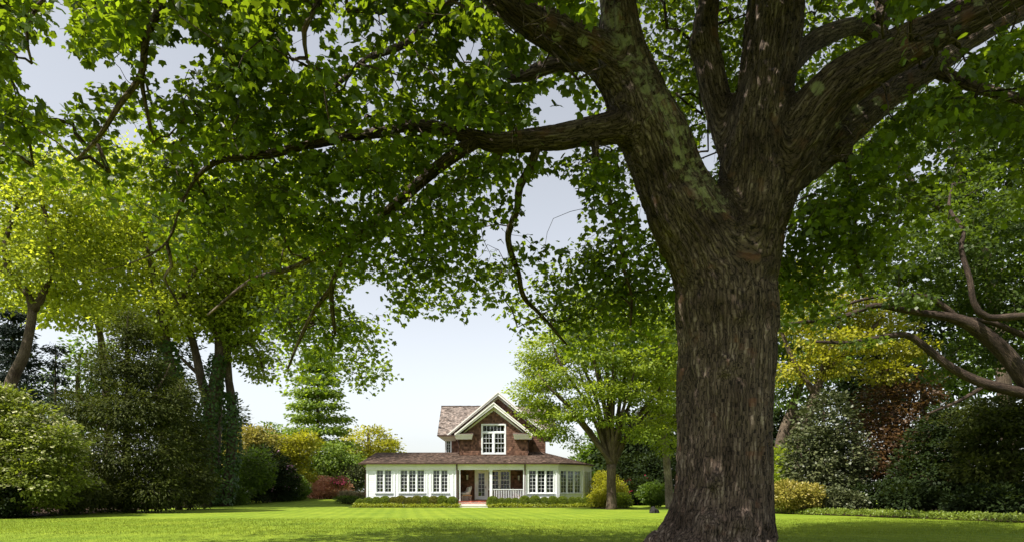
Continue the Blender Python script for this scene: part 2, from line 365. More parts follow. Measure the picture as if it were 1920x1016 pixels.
def tube(pts, rad, sides=8, step=0.3, knob=0.0, seed=0, rmod=None):
    p, r = smooth_path(pts, rad, step); d, X, Y, arc = frames(p); n = len(p)
    a = np.linspace(0, 2 * np.pi, sides, endpoint=False)
    rr = np.repeat(r[:, None], sides, 1)
    if rmod is not None: rr = rr * rmod(p, a)
    if knob:
        q = np.stack([np.cos(a)[None] * 1.5 + 0 * arc[:, None], np.sin(a)[None] * 1.5 + 0 * arc[:, None], arc[:, None] * 1.6 / max(0.3, r.mean() * 8) + seed + 0 * a[None]], -1)
        rr = rr * (1 + knob * (vnoise(q.reshape(-1, 3)).reshape(n, sides) - 0.5) * 2)
    off = rr[..., None] * (np.cos(a)[None, :, None] * X[:, None] + np.sin(a)[None, :, None] * Y[:, None])
    V = p[:, None] + off
    u = rr * np.cos(a)[None]; v = rr * np.sin(a)[None]
    B = np.stack([u, v, np.repeat(arc[:, None], sides, 1) + seed], -1)
    i = np.arange(n - 1)[:, None] * sides; j = np.arange(sides)[None]; jn = (j + 1) % sides
    F = np.stack([i + j, i + jn, i + sides + jn, i + sides + j], -1).reshape(-1, 4)
    c0 = n * sides
    V = np.vstack([V.reshape(-1, 3), p[:1], p[-1:]]); B = np.vstack([B.reshape(-1, 3), [[0, 0, seed]], [[0, 0, arc[-1] + seed]]])
    j = np.arange(sides); T = np.vstack([np.stack([(j + 1) % sides, j, 0 * j + c0], -1), np.stack([c0 - sides + j, c0 - sides + (j + 1) % sides, 0 * j + c0 + 1], -1)])
    return V, F, T, B
def tube_mesh(name, pts, rad, mat, **kw):
    V, F, T, B = tube(pts, rad, **kw)
    return npmesh(name, V, [F, T], mat, True, {'bark': B})
def multi_tube_mesh(name, segs, mat, sides=4, step=0.4):
    Vs, Fs, Ts, Bs = [], [], [], []; n = 0
    for k, (p, r) in enumerate(segs):
        V, F, T, B = tube(p, r, sides=sides, step=step, seed=k * 0.37)
        Vs.append(V); Fs.append(F + n); Ts.append(T + n); Bs.append(B); n += len(V)
    return npmesh(name, np.vstack(Vs), [np.vstack(Fs), np.vstack(Ts)], mat, True, {'bark': np.vstack(Bs)})
def grow(roots, pts, rbase=0.006, rpow=0.5, rmax=0.06, jit=0.12, sag=0.0):
    """each spray joins the nearest wood already grown; thickness follows how much it carries"""
    roots = np.asarray(roots); pts = np.asarray(pts)
    d0 = np.full(len(pts), 1e9)
    for r0 in range(0, len(roots), 200):
        d0 = np.minimum(d0, np.linalg.norm(pts[:, None] - roots[None, r0:r0 + 200], axis=2).min(1))
    order = np.argsort(d0); nod = np.vstack([roots, np.zeros_like(pts)]); cnt = len(roots); par = {}
    where = {}
    for k in order:
        dd = np.linalg.norm(nod[:cnt] - pts[k], axis=1); b = int(np.argmin(dd)); nod[cnt] = pts[k]; par[cnt] = b; where[cnt] = k; cnt += 1
    load = np.ones(cnt)
    for i in range(cnt - 1, len(roots) - 1, -1): load[par[i]] += load[i]
    segs = []
    for i in range(len(roots), cnt):
        a, b = nod[par[i]], nod[i]; L = np.linalg.norm(b - a)
        m = (a + b) / 2 + rng.normal(0, jit, 3) * L + np.array((0, 0, sag * L))
        r = min(rbase * load[i] ** rpow, rmax)
        segs.append(([a, m, b], [r * 1.15, r, r * 0.75]))
    return segs
MAPLE_T = np.array([(0, 0, 0), (0.44, 0.06, -0.10), (0.40, 0.30, -0.04), (0.60, 0.58, -0.13), (0.27, 0.62, -0.02), (0, 1.0, -0.14),
                    (-0.27, 0.62, -0.02), (-0.60, 0.58, -0.13), (-0.40, 0.30, -0.04), (-0.44, 0.06, -0.10)], float)
MAPLE_FAR_T = MAPLE_T[[0, 1, 3, 4, 5, 6, 7, 9]]
MAPLE_BIG_T = np.array([(0.012, -0.45, -0.05), (0.02, 0, 0), (0.22, -0.06, -0.05), (0.44, 0.02, -0.11), (0.36, 0.16, -0.06), (0.33, 0.27, -0.02), (0.47, 0.36, -0.08), (0.66, 0.60, -0.15), (0.46, 0.58, -0.07), (0.25, 0.55, -0.02), (0.27, 0.74, -0.05), (0.13, 0.82, -0.07), (0, 1.05, -0.15)], float)
MAPLE_BIG_T = np.vstack([MAPLE_BIG_T, MAPLE_BIG_T[-2::-1] * np.array((-1, 1, 1))])
OVAL_T = np.array([(0, 0, 0), (0.33, 0.48, -0.07), (0, 1, -0.02), (-0.33, 0.48, -0.07)], float)
SLIM_T = np.array([(0, 0, 0), (0.19, 0.45, -0.05), (0, 1, -0.10), (-0.19, 0.45, -0.05)], float)
WIDE_T = np.array([(0, 0, 0), (0.44, 0.45, -0.09), (0, 1, -0.03), (-0.44, 0.45, -0.09)], float)
ROUND_T = np.array([(-0.18, 0, 0), (0.18, 0, 0), (0.48, 0.45, -0.10), (0.2, 0.95, -0.03), (-0.2, 0.95, -0.03), (-0.48, 0.45, -0.10)], float)
def nrmz(a): return a / (np.linalg.norm(a, axis=1)[:, None] + 1e-9)
def leaf_frames(axis, nrm):
    y = nrmz(axis); x = nrmz(np.cross(y, nrm)); z = np.cross(x, y); return x, y, z
def leaves(name, pos, axis, nrm, size, val, mat, T=OVAL_T):
    x, y, z = leaf_frames(axis, nrm)
    k = len(T)
    V = pos[:, None] + size[:, None, None] * (T[None, :, 0:1] * x[:, None] + T[None, :, 1:2] * y[:, None] + T[None, :, 2:3] * z[:, None])
    F = np.arange(len(pos) * k).reshape(-1, k)
    return npmesh(name, V.reshape(-1, 3), F, mat, True, {'v': np.repeat(np.clip(val, 0, 1), k)})
def spray_leaves(cen, per, rad, flat, size, up=1.0, droop=0.3, out=None, sz_var=0.3, tone=None):
    """leaves gathered round spray centres: positions, axes, normals, sizes, tones"""
    n = len(cen) * per
    c = np.repeat(cen, per, 0)
    g = rng.normal(0, 1, (n, 3)); g = g / np.maximum(1, np.linalg.norm(g, axis=1)[:, None] / 1.7)
    if np.ndim(rad): rad = np.repeat(rad, per)[:, None]
    off = g * np.array((1.0, 1.0, flat)) * rad; pos = c + off
    ax = nrmz(off * np.array((1, 1, 0.4)) + rng.normal(0, 0.5, (n, 3)) * rad) + np.array((0, 0, -droop))
    if out is not None: ax += np.repeat(out, per, 0) * 0.8
    nr = rng.normal(0, 0.55, (n, 3)) + np.array((0, 0, up))
    if out is not None: nr += np.repeat(out, per, 0) * 0.6
    sz = size * (1 + rng.uniform(-sz_var, sz_var, n))
    t = rng.uniform(0, 1, len(cen)) if tone is None else tone
    val = 0.6 * np.repeat(t, per) + 0.4 * rng.uniform(0, 1, n)
    return pos, ax, nr, sz, val
def blob_points(blobs, n, shell=0.72):
    """points in ellipsoids (centre, radii), mostly near the surface; returns points and outward vectors"""
    w = np.array([b[1][0] * b[1][1] * b[1][2] for b in blobs]) ** 0.67; w /= w.sum()
    idx = rng.choice(len(blobs), n, p=w)
    C = np.array([b[0] for b in blobs])[idx]; R = np.array([b[1] for b in blobs])[idx]
    u = nrmz(rng.normal(0, 1, (n, 3)))
    lump = 0.80 + 0.42 * vnoise(u * 2.3 + C * 0.9 + 7.1)
    r = (shell + (1 - shell) * rng.uniform(0, 1, n) ** 0.6) * lump
    r = np.where(rng.uniform(0, 1, n) < 0.22, r * rng.uniform(0.3, 0.9, n), r)
    return C + u * R * r[:, None], nrmz(u / R)
def B(px, py, rx, ry, D, rd):                      # ellipsoid seen at a photo pixel, depth D; rd metres along the view
    k = D / FPX
    return (P(px, py, D), np.array((rx * k, rd, ry * k)))

def tree(name, label, D, wood, blobs, n, per, rad, flat, size, mat, bk, T=OVAL_T, group=None, cat='tree', base=None,
         up=1.0, droop=0.3, shell=0.72, outw=True, twig=True, wstep=0.5, sides=10, zmin=0.15, tr=0.007, keep=None, trmax=0.05, minz=None):
    b0 = wood[0][0]; bp = P(b0[0], b0[1], D if len(b0) < 4 else b0[3])
    bp[2] = float(terrain(bp[0], bp[1]))
    root = empty(name, tuple(bp)); tag(root, label, cat, group)
    nodes_ = []
    for i, w in enumerate(wood):
        pts = [P(q[0], q[1], D if len(q) < 4 else q[3]) for q in w]; rd = [q[2] * (D if len(q) < 4 else q[3]) / FPX for q in w]
        if i == 0 or (minz and i in minz): pts[0][2] = float(terrain(pts[0][0], pts[0][1])) - 0.15
        part('trunk' if i == 0 else 'limb', tube_mesh(name + '_wood', pts, rd, bk, sides=sides, step=wstep, knob=0.14, seed=i * 3.1), root)
        p, _ = smooth_path(pts, rd, 0.5); nodes_.append(p[len(p) // 4:] if i == 0 else p)
    if mat is M['lime']: n, per, rad = int(n * 0.85), int(per * 0.9), rad * 0.85
    if mat is M['mid'] or mat is M['deep']: n, per, rad = int(n * 0.72), int(per * 1.3), rad * 0.78
    c, o = blob_points(blobs, n, shell)
    k = c[:, 2] > terrain(c[:, 0], c[:, 1]) + zmin
    if keep is not None: k &= keep(c)
    c, o = c[k], o[k]
    if twig:
        sub = c if len(c) < 420 else c[rng.choice(len(c), 420, replace=False)]
        part('branches', multi_tube_mesh(name + '_twigs', grow(np.vstack(nodes_), sub, tr, 0.45, trmax), bk, 3, 0.8), root)['kind'] = 'stuff'
    pos, ax, nr, sz, val = spray_leaves(c, int(per * 1.35), rad * 1.05, flat, size * (1.35 if T is OVAL_T else 1.3), up, droop, o if outw else None)
    part('crown', leaves(name + '_crown', pos, ax, nr, sz, val, mat, T), root)
    return root
def shrub(name, label, blobs, n, per, rad, size, mat, T=OVAL_T, group=None, cat='shrub', flat=0.7, up=0.8, droop=0.15,
          shell=0.86, flowers=None, stems=True, bk=None):
    lo = min(blobs, key=lambda b: b[0][2] - b[1][2]); cx = np.mean([b[0][0] for b in blobs]); cy_ = np.mean([b[0][1] for b in blobs])
    z0 = float(terrain(cx, cy_))
    root = empty(name, (cx, cy_, z0)); tag(root, label, cat, group)
    c, o = blob_points(blobs, n, shell)
    k = c[:, 2] > terrain(c[:, 0], c[:, 1]) + 0.06; c, o = c[k], o[k]
    if stems:
        segs = []
        for q in range(7):
            t = c[rng.integers(len(c))]; a = np.array((cx + rng.normal(0, 0.15), cy_ + rng.normal(0, 0.15), z0 - 0.05))
            segs.append(([a, a * 0.5 + t * 0.5 + np.array((0, 0, 0.25)), t], [0.035, 0.022, 0.01]))
        part('stems', multi_tube_mesh(name + '_stems', segs, bk or M['bark'], 5, 0.4), root)['kind'] = 'stuff'
    pos, ax, nr, sz, val = spray_leaves(c, per, rad, flat, size * 1.35, up, droop, o)
    part('foliage', leaves(name + '_foliage', pos, ax, nr, sz, val, mat, T), root)
    if flowers:
        fm, fn, fper, fsz, frad, sel = flowers
        c, o = blob_points(blobs, fn * 4, 0.97); k = c[:, 2] > z0 + 0.1
        if sel is not None: k &= sel(c)
        c, o = c[k][:fn], o[k][:fn]
        if len(c):
            pos, ax, nr, sz, val = spray_leaves(c, fper, frad, 0.7, fsz, 0.7, 0.0, o)
            part('flowers', leaves(name + '_flowers', pos, ax, nr, sz, val, fm, ROUND_T), root)['kind'] = 'stuff'
    return root

# ================================================================== THE SETTING: ground
def ground_sheet():
    xs = np.concatenate([[-900, -400, -200, -110], np.arange(-70, 70.1, 1.4), [110, 200, 400, 900]])
    ys = np.concatenate([[-200, -60, -20], np.arange(-8, 100.1, 1.4), [120, 160, 260, 500, 1200]])
    X, Y = np.meshgrid(xs, ys); Z = terrain(X, Y)
    V = np.stack([X, Y, Z], -1).reshape(-1, 3); nx = len(xs)
    i, j = np.meshgrid(np.arange(nx - 1), np.arange(len(ys) - 1)); a = (j * nx + i).ravel()
    F = np.stack([a, a + 1, a + nx + 1, a + nx], -1)
    return npmesh('lawn', V, F, M['lawn'], True)
tag(link('lawn', ground_sheet()), 'wide mown green lawn running from the big maple to the house', 'lawn', kind='structure')

def bed_sheet(name, edge, far, n=14):
    """planting bed between a lawn edge line and a far line, following the terrain a little above the grass"""
    e = np.array(edge); f = np.array(far); V = []
    for k in range(n + 1):
        t = k / n
        for a, b in zip(e, f):
            p = a[:2] * (1 - t) + b[:2] * t
            V.append((p[0], p[1], float(terrain(p[0], p[1])) + 0.03 + 0.05 * math.sin(math.pi * min(t * 4, 1) / 2)))
    m = len(e); F = [(r * m + c, r * m + c + 1, (r + 1) * m + c + 1, (r + 1) * m + c) for r in range(n) for c in range(m - 1)]
    o = link(name, npmesh(name, np.array(V), np.array(F), M['soil'], True)); o['kind'] = 'structure'; return o
def resample(pts, k=40):
    p, _ = smooth_path(np.array(pts), np.zeros(len(pts)), 0.8); idx = np.linspace(0, len(p) - 1, k).astype(int); return p[idx]
LE = [gpt(-500, 1000), gpt(-150, 982), gpt(0, 972), gpt(100, 966), gpt(200, 960), gpt(330, 950), gpt(420, 943), gpt(520, 938), gpt(600, 936), gpt(690, 935)]
LE = resample(LE); LF = np.array([(p[0] - 22 + 12 * i / 40, p[1] + 26 + 10 * i / 40, 0) for i, p in enumerate(LE)])
bed_sheet('left_planting_bed', LE, LF)
RE = [gpt(1180, 944), gpt(1260, 946), gpt(1340, 950), gpt(1445, 961), gpt(1600, 967), gpt(1750, 973), gpt(1920, 980), gpt(2250, 1000)]
RE = resample(RE); RF = np.array([(p[0] + 14, p[1] + 30, 0) for p in RE])
bed_sheet('right_planting_bed', RE, RF)

def disc_bed(name, c, r, n=26):
    V = [(c[0], c[1], float(terrain(c[0], c[1])) + 0.07)]
    for k in range(n):
        a = 2 * math.pi * k / n; q = r * (1 + 0.08 * math.sin(3 * a + 1))
        x, y = c[0] + q * math.cos(a), c[1] + q * math.sin(a); V.append((x, y, float(terrain(x, y)) + 0.012))
    F = np.array([(0, 1 + k, 1 + (k + 1) % n) for k in range(n)])
    o = link(name, npmesh(name, np.array(V), F, M['soil'], True)); o['kind'] = 'structure'; return o
disc_bed('mulch_ring', gpt(1147, 952), 1.5)
def rect_bed(name, x0, x1, y0, y1):
    o = link(name, MB().box(x0, x1, y0, y1, -0.05, 0.03).mesh(name, M['soil'])); o['kind'] = 'structure'
rect_bed('house_bed', -11.9, -3.98, 49.6, 51.1); rect_bed('porch_bed', -1.75, 6.6, 49.6, 51.05)

# ================================================================== THE HOUSE
house = empty('house', (-2.0, 51.2, 0))
tag(house, 'brown shingled cottage with white window walls, low porch and double front gable', 'house')
DF = 51.2                                           # front wall
hx = lambda px, D=DF: (px - 960.0) / FPX * D
hz = lambda py, D=DF: CAMH + (HY - py) / FPX * D
ZW = hz(880)                                        # underside of the frieze
ZE = hz(867.5)                                      # eave

def wall_boxes(mb, x0, x1, z0, z1, y0, y1, holes, Mx=None):
    """wall slab with rectangular openings, cut into blocks that butt"""
    xs = sorted({x0, x1, *[h[0] for h in holes], *[h[1] for h in holes]})
    for a, b in zip(xs[:-1], xs[1:]):
        cuts = sorted([(h[2], h[3]) for h in holes if h[0] <= a + 1e-6 and h[1] >= b - 1e-6]); z = z0
        for c, d in cuts:
            if c > z: mb.box(a, b, y0, y1, z, c, Mx)
            z = d
        if z < z1: mb.box(a, b, y0, y1, z, z1, Mx)
def Mrot(origin, ang):                              # local wall frame: x along the wall, y inwards, z up
    c, s = math.cos(ang), math.sin(ang)
    return (np.array(((c, -s, 0), (s, c, 0), (0, 0, 1.0))), np.array(origin, float))
pane_cache = {}
def pane_mesh(w, h):
    key = (round(w, 3), round(h, 3))
    if key not in pane_cache: pane_cache[key] = MB().box(-w / 2, w / 2, -0.003, 0.003, -h / 2, h / 2).mesh('pane', M['glass'])
    return pane_cache[key]
def glaze(win, x0, x1, z0, z1, cols, rows, Mx, y=0.05, mun=0.022):
    """muntin grid and single panes of one sash"""
    mb = MB(); fr = 0.04
    mb.box(x0, x0 + fr, y - 0.02, y + 0.02, z0, z1, Mx); mb.box(x1 - fr, x1, y - 0.02, y + 0.02, z0, z1, Mx)
    mb.box(x0 + fr, x1 - fr, y - 0.02, y + 0.02, z0, z0 + fr * 1.3, Mx); mb.box(x0 + fr, x1 - fr, y - 0.02, y + 0.02, z1 - fr, z1, Mx)
    gx0, gx1, gz0, gz1 = x0 + fr, x1 - fr, z0 + fr * 1.3, z1 - fr
    pw = (gx1 - gx0) / cols; ph = (gz1 - gz0) / rows
    for c in range(1, cols): mb.box(gx0 + c * pw - mun / 2, gx0 + c * pw + mun / 2, y - 0.017, y + 0.016, gz0, gz1, Mx)
    for r in range(1, rows): mb.box(gx0, gx1, y - 0.0155, y + 0.0145, gz0 + r * ph - mun / 2, gz0 + r * ph + mun / 2, Mx)
    part('sash', mb.mesh('sash', M['white']), win)
    R = Mx[0]; ang = math.atan2(R[1, 0], R[0, 0])
    for c in range(cols):
        for r in range(rows):
            o = part('pane', pane_mesh(pw, ph), win)
            lc = np.array((gx0 + (c + 0.5) * pw, y, gz0 + (r + 0.5) * ph))
            o.location = R @ lc + Mx[1]
            o.rotation_euler = (random.gauss(0, 0.006), 0, ang + random.gauss(0, 0.006))
def window(x0, x1, z0, z1, nsash, cols, rows, Mx, shade=0.0, casing=0.09, sill=True, double_hung=False, mull=0.10, transom=None):
    mb = MB(); c = casing; yo = -0.035
    mb.box(x0 - c, x0, yo, 0.10, z0, z1 + c, Mx); mb.box(x1, x1 + c, yo, 0.10, z0, z1 + c, Mx); mb.box(x0, x1, yo, 0.10, z1, z1 + c, Mx)
    w = (x1 - x0 - mull * (nsash - 1)) / nsash
    for k in range(1, nsash): mb.box(x0 + k * w + (k - 1) * mull, x0 + k * (w + mull), yo + 0.004, 0.10, z0, z1 if transom is None else transom, Mx)
    if transom is not None: mb.box(x0, x1, yo + 0.006, 0.10, transom, transom + 0.11, Mx)
    if not sill: mb.box(x0 - c, x1 + c, yo - 0.003, 0.10, z0 - c, z0, Mx)
    win = part('window', mb.mesh('window_casing', M['white']), house)
    if sill: part('sill', MB().box(x0 - c - 0.04, x1 + c + 0.04, -0.09, 0.10, z0 - 0.07, z0 - 0.001, Mx).mesh('sill', M['white']), win)
    zt = z1 if transom is None else transom
    for k in range(nsash):
        a = x0 + k * (w + mull)
        if double_hung:
            zm = (z0 + zt) / 2
            glaze(win, a, a + w, z0, zm + 0.02, cols, rows // 2, Mx, 0.07); glaze(win, a, a + w, zm - 0.02, zt, cols, rows // 2, Mx, 0.025)
        else: glaze(win, a, a + w, z0, zt, cols, rows, Mx)
    if transom is not None: glaze(win, x0, x1, transom + 0.11, z1, 6, 1, Mx)
    if shade: part('blind', MB().box(x0, x1, 0.13, 0.15, z1 - shade * (z1 - z0), z1, Mx).mesh('blind', M['shade']), win)
    return win
def shingles(mb, poly, up, nrm, expo, wmin, wmax, th, holes=(), gap=0.006, lift=0.0):
    """courses of single shingles over a flat polygon; holes are rectangles in (across, up) metres from the first corner"""
    poly = np.asarray(poly, float); up = np.asarray(up, float); up /= np.linalg.norm(up); nrm = np.asarray(nrm, float); nrm /= np.linalg.norm(nrm)
    ac = np.cross(up, nrm); o = poly[0]
    q = np.stack([(poly - o) @ ac, (poly - o) @ up], -1); k = len(q)
    v = q[:, 1].min()
    def cut(vv):
        xs = []
        for i in range(k):
            a, b = q[i], q[(i + 1) % k]
            if (a[1] - vv) * (b[1] - vv) < 0 or (a[1] == vv and b[1] != vv): xs.append(a[0] + (b[0] - a[0]) * (vv - a[1]) / (b[1] - a[1]))
        return (min(xs), max(xs)) if len(xs) >= 2 else None
    vmax = q[:, 1].max()
    while v < vmax - 0.02:
        r = cut(v + 1e-4); r2 = cut(min(v + expo, vmax - 1e-3))
        if r is None or r2 is None: v += expo; continue
        a0 = max(r[0], r2[0]); b0 = min(r[1], r2[1]); x = a0 - random.uniform(0, wmin)
        while x < b0:
            w = random.uniform(wmin, wmax); xa = max(x, a0); xb = min(x + w - gap, b0)
            if xb - xa > 0.02:
                cx, cv = (xa + xb) / 2, v + expo / 2
                if not any(h[0] < cx < h[1] and h[2] < cv < h[3] for h in holes):
                    jt = random.uniform(-0.012, 0.012); t2 = th * random.uniform(0.7, 1.5); ve = v + expo * 1.25
                    c = []
                    for n_ in (0, 1):
                        for vv in (v + jt, min(ve, vmax)):
                            for xx in (xa, xb):
                                lowend = vv == v + jt
                                c.append(o + ac * xx + up * vv + nrm * (lift + (t2 if lowend else 0.004) * n_ + (0.0 if n_ else -0.005)))
                    mb.open_box(c, float(np.clip(random.gauss(0.45, 0.22), 0, 1)))
            x += w
        v += expo

# --- left wing: white front wall with three casement groups
M0 = (np.eye(3), np.array((0, DF, 0.0)))
wl_x0, wl_x1 = hx(687), hx(858)
Wn = [(hx(706), hx(734), 2), (hx(751), hx(795.5), 3), (hx(812), hx(839.5), 2)]
zb, zt = hz(922.5), hz(880.5)
mb = MB(); wall_boxes(mb, wl_x0, wl_x1, 0.0, ZW, 0.0, 0.16, [(a, b, zb, zt) for a, b, _ in Wn], M0)
mb.box(wl_x0, wl_x0 + 0.16, DF + 0.16, 58.4, 0, ZW); mb.box(wl_x0, wl_x1, 58.24, 58.4, 0, ZW); mb.box(wl_x1 - 0.14, wl_x1, DF + 0.16, 58.2, 0, ZW)
part('wall', mb.mesh('wing_wall', M['white']), house)
part('floor', MB().box(wl_x0 + 0.16, wl_x1 - 0.14, DF + 0.16, 58.24, 0.02, 0.4).mesh('wing_floor', M['room']), house)
part('ceiling', MB().box(wl_x0 + 0.16, wl_x1 - 0.14, DF + 0.16, 58.24, ZW - 0.02, ZW + 0.05).mesh('wing_ceiling', M['room']), house)
for a, b, n in Wn: window(a, b, zb, zt, n, 2, 6, M0, shade=0.2)
# clapboards under and beside the windows, pilaster boards, frieze
cl = MB()
z = 0.12
while z < ZW - 0.05:
    z2 = min(z + 0.135, ZW)
    segs = [(wl_x0, wl_x1)]
    for a, b, _ in Wn:
        if z2 > zb - 0.09:
            ns = []
            for s0, s1 in segs:
                if a - 0.09 > s0 and b + 0.09 < s1: ns += [(s0, a - 0.09), (b + 0.09, s1)]
                else: ns.append((s0, s1))
            segs = ns
    for s0, s1 in segs:
        cl.hexa([(s0, DF - 0.013, z), (s1, DF - 0.013, z), (s0, DF, z), (s1, DF, z), (s0, DF - 0.006, z2), (s1, DF - 0.006, z2), (s0, DF, z2), (s1, DF, z2)])
    z += 0.135
o = part('clapboards', cl.mesh('clapboards', M['white']), house); o['kind'] = 'stuff'
for px0, px1 in ((687, 690.5), (738.5, 741.5), (744, 747.5), (799.5, 802), (805.5, 808.5), (847.5, 850.5), (854.5, 858.2)):
    part('pilaster', MB().box(hx(px0), hx(px1), DF - 0.045, DF, 0, ZW - 0.002).mesh('pilaster', M['white']), house)
part('frieze', MB().box(wl_x0 - 0.02, wl_x1, DF - 0.05, DF + 0.16, ZW, ZE - 0.02).box(wl_x0 - 0.04, wl_x1, DF - 0.08, DF - 0.05, ZW - 0.0, ZW + 0.06).mesh('frieze', M['trim']), house)

# --- porch
px0, px1 = wl_x1, hx(984); DP = 53.3; ZF = 0.46
part('porch_beam', MB().box(px0, px1, DF - 0.05, DF + 0.12, ZW, ZE - 0.02).box(px0, px1, DF - 0.075, DF - 0.05, ZW, ZW + 0.05).mesh('porch_beam', M['trim']), house)
part('porch_ceiling', MB().box(px0, px1, DF + 0.12, DP, ZW + 0.1, ZW + 0.14).mesh('porch_ceiling', M['trim']), house)
deck = part('porch_floor', MB().box(px0, px1, DF - 0.1, DP, 0.0, ZF - 0.06).mesh('porch_floor', M['stone']), house)
bm_ = MB(); r_ = 0; y = DF - 0.13
while y < DP - 0.05:
    x = px0 - (0.11 if r_ % 2 else 0)
    while x < px1:
        a, b = max(x, px0), min(x + 0.213, px1)
        if b - a > 0.02: bm_.box(a, b, y, y + 0.102, ZF - 0.06, ZF + random.uniform(-0.003, 0.003), None, np.clip(random.gauss(0.5, 0.18), 0, 1))
        x += 0.222
    y += 0.111; r_ += 1
o = part('paving_bricks', bm_.mesh('paving_bricks', M['brick']), deck); o['kind'] = 'stuff'
dx0, dx1 = hx(892.5, DP), hx(913, DP); dz1 = hz(882, DP)
wa, wb, wc, wd = hx(915.5, DP), hx(935, DP), hx(938.5, DP), hx(955.5, DP); wz0, wz1 = hz(916, DP), hz(882.5, DP)
MP = (np.eye(3), np.array((0, DP, 0.0)))
mb = MB(); wall_boxes(mb, px0, px1, 0.1, ZW + 0.14, 0.0, 0.12, [(dx0, dx1, ZF, dz1), (wa, wb, wz0, wz1), (wc, wd, wz0, wz1)], MP)
mb.box(px0, px0 + 0.06, DF + 0.12, DP, ZF, ZW + 0.1); mb.box(px1 - 0.06, px1, DF + 0.12, DP, ZF, ZW + 0.1)
mb.box(px0, px1, DP + 3.4, DP + 3.5, 0.1, ZW + 0.14); mb.box(px0, px1, DP + 0.12, DP + 3.4, ZF - 0.2, ZF - 0.02); mb.box(px0, px1, DP + 0.12, DP + 3.4, ZW + 0.06, ZW + 0.14)
part('porch_wall', mb.mesh('porch_wall', M['brownwall']), house)
sh = MB()
shingles(sh, [(px0, DP, ZF), (px1, DP, ZF), (px1, DP, ZW + 0.1), (px0, DP, ZW + 0.1)], (0, 0, 1), (0, -1, 0), 0.15, 0.10, 0.2, 0.014,
         [(-1e3 + 0, -1e3, 0, 0)] + [(a - px0 - 0.05, b - px0 + 0.05, c - ZF - 0.05, d - ZF + 0.05) for a, b, c, d in ((dx0, dx1, ZF, dz1), (wa, wd, wz0, wz1))])
o = part('wall_shingles', sh.mesh('porch_shingles', M['shingle']), house); o['kind'] = 'stuff'
window(wa, wb, wz0, wz1, 1, 3, 4, MP, casing=0.07, double_hung=True); window(wc, wd, wz0, wz1, 1, 3, 4, MP, casing=0.07, double_hung=True)
# door: frame, leaf with glazed panel, handle
dm = MB(); dm.box(dx0 - 0.10, dx0 + 0.02, -0.05, 0.1, ZF, dz1 + 0.1, MP).box(dx1 - 0.02, dx1 + 0.10, -0.05, 0.1, ZF, dz1 + 0.1, MP).box(dx0 + 0.02, dx1 - 0.02, -0.05, 0.1, dz1 - 0.02, dz1 + 0.1, MP)
a, b = dx0 + 0.02, dx1 - 0.02; st = 0.13
dm.box(a, a + st, 0, 0.05, ZF + 0.09, dz1 - 0.02, MP).box(b - st, b, 0, 0.05, ZF + 0.09, dz1 - 0.02, MP).box(a + st, b - st, 0, 0.05, ZF + 0.09, ZF + 0.32, MP).box(a + st, b - st, 0, 0.05, dz1 - 0.15, dz1 - 0.02, MP)
door = part('door', dm.mesh('door', M['white']), house)
glaze(door, a + st, b - st, ZF + 0.32, dz1 - 0.15, 2, 6, MP, 0.025)
part('handle', MB().box(b - 0.085, b - 0.045, -0.03, 0.0, 1.42, 1.62, MP).beam((b - 0.065, DP - 0.05, 1.5), (b - 0.17, DP - 0.05, 1.5), 0.02, 0.02).mesh('handle', M['iron']), door)
part('threshold', MB().box(dx0 - 0.1, dx1 + 0.1, -0.16, 0.05, ZF + 0.003, ZF + 0.085, MP).mesh('threshold', M['brownwall']), door)
# post, end posts, railing
def post(x, w):
    m = MB(); m.box(x - w / 2, x + w / 2, DF - 0.02, DF - 0.02 + w, ZF, ZW).box(x - w * 0.65, x + w * 0.65, DF - 0.02 - w * 0.15, DF - 0.02 + w * 1.15, ZF + 0.002, ZF + 0.15).box(x - w * 0.62, x + w * 0.62, DF - 0.02 - w * 0.12, DF - 0.02 + w * 1.12, ZW - 0.1, ZW - 0.003)
    part('post', m.mesh('post', M['white']), house)
post(hx(920.5), 0.20); post(hx(861.8), 0.10); post(hx(982.2), 0.10)
rx0, rx1 = hx(922.8), hx(980.6); rz0, rz1 = ZF + 0.08, hz(916.2)
rail = part('railing', MB().box(rx0, rx1, DF + 0.03, DF + 0.11, rz1 - 0.05, rz1).box(rx0, rx1, DF + 0.04, DF + 0.10, rz0, rz0 + 0.05).mesh('railing', M['white']), house)
bal = MB().box(-0.02, 0.02, -0.02, 0.02, rz0 + 0.05, rz1 - 0.05).mesh('baluster', M['white'])
for k in range(18):
    o = part('baluster', bal, rail); o.location = (rx0 + (rx1 - rx0) * (k + 0.5) / 18, DF + 0.07, 0)
# steps
sx0, sx1 = hx(861.5, 50.4), hx(914.5, 50.4)
for k, (y0, y1, zt_) in enumerate(((50.62, DF - 0.14, 0.31), (50.15, 50.615, 0.155))):
    stp = part('step', MB().box(sx0 - 0.02 * k, sx1 + 0.02 * k, y0 + 0.03, y1, 0.0, zt_ - 0.032).mesh('step', M['stone']), house)
    m = MB(); x = sx0 - 0.02 * k - 0.03
    while x < sx1 + 0.02 * k:
        for q in range(4): m.box(x, min(x + 0.213, sx1 + 0.03), y0 + q * 0.115, min(y0 + q * 0.115 + 0.107, y1), zt_ - 0.030, zt_ + random.uniform(-0.003, 0.003), None, np.clip(random.gauss(0.6, 0.18), 0, 1))
        x += 0.222
    o = part('step_bricks' if k == 0 else 'tread_stones', m.mesh('step_tread', M['brick'] if k == 0 else M['stone']), stp); o['kind'] = 'stuff'
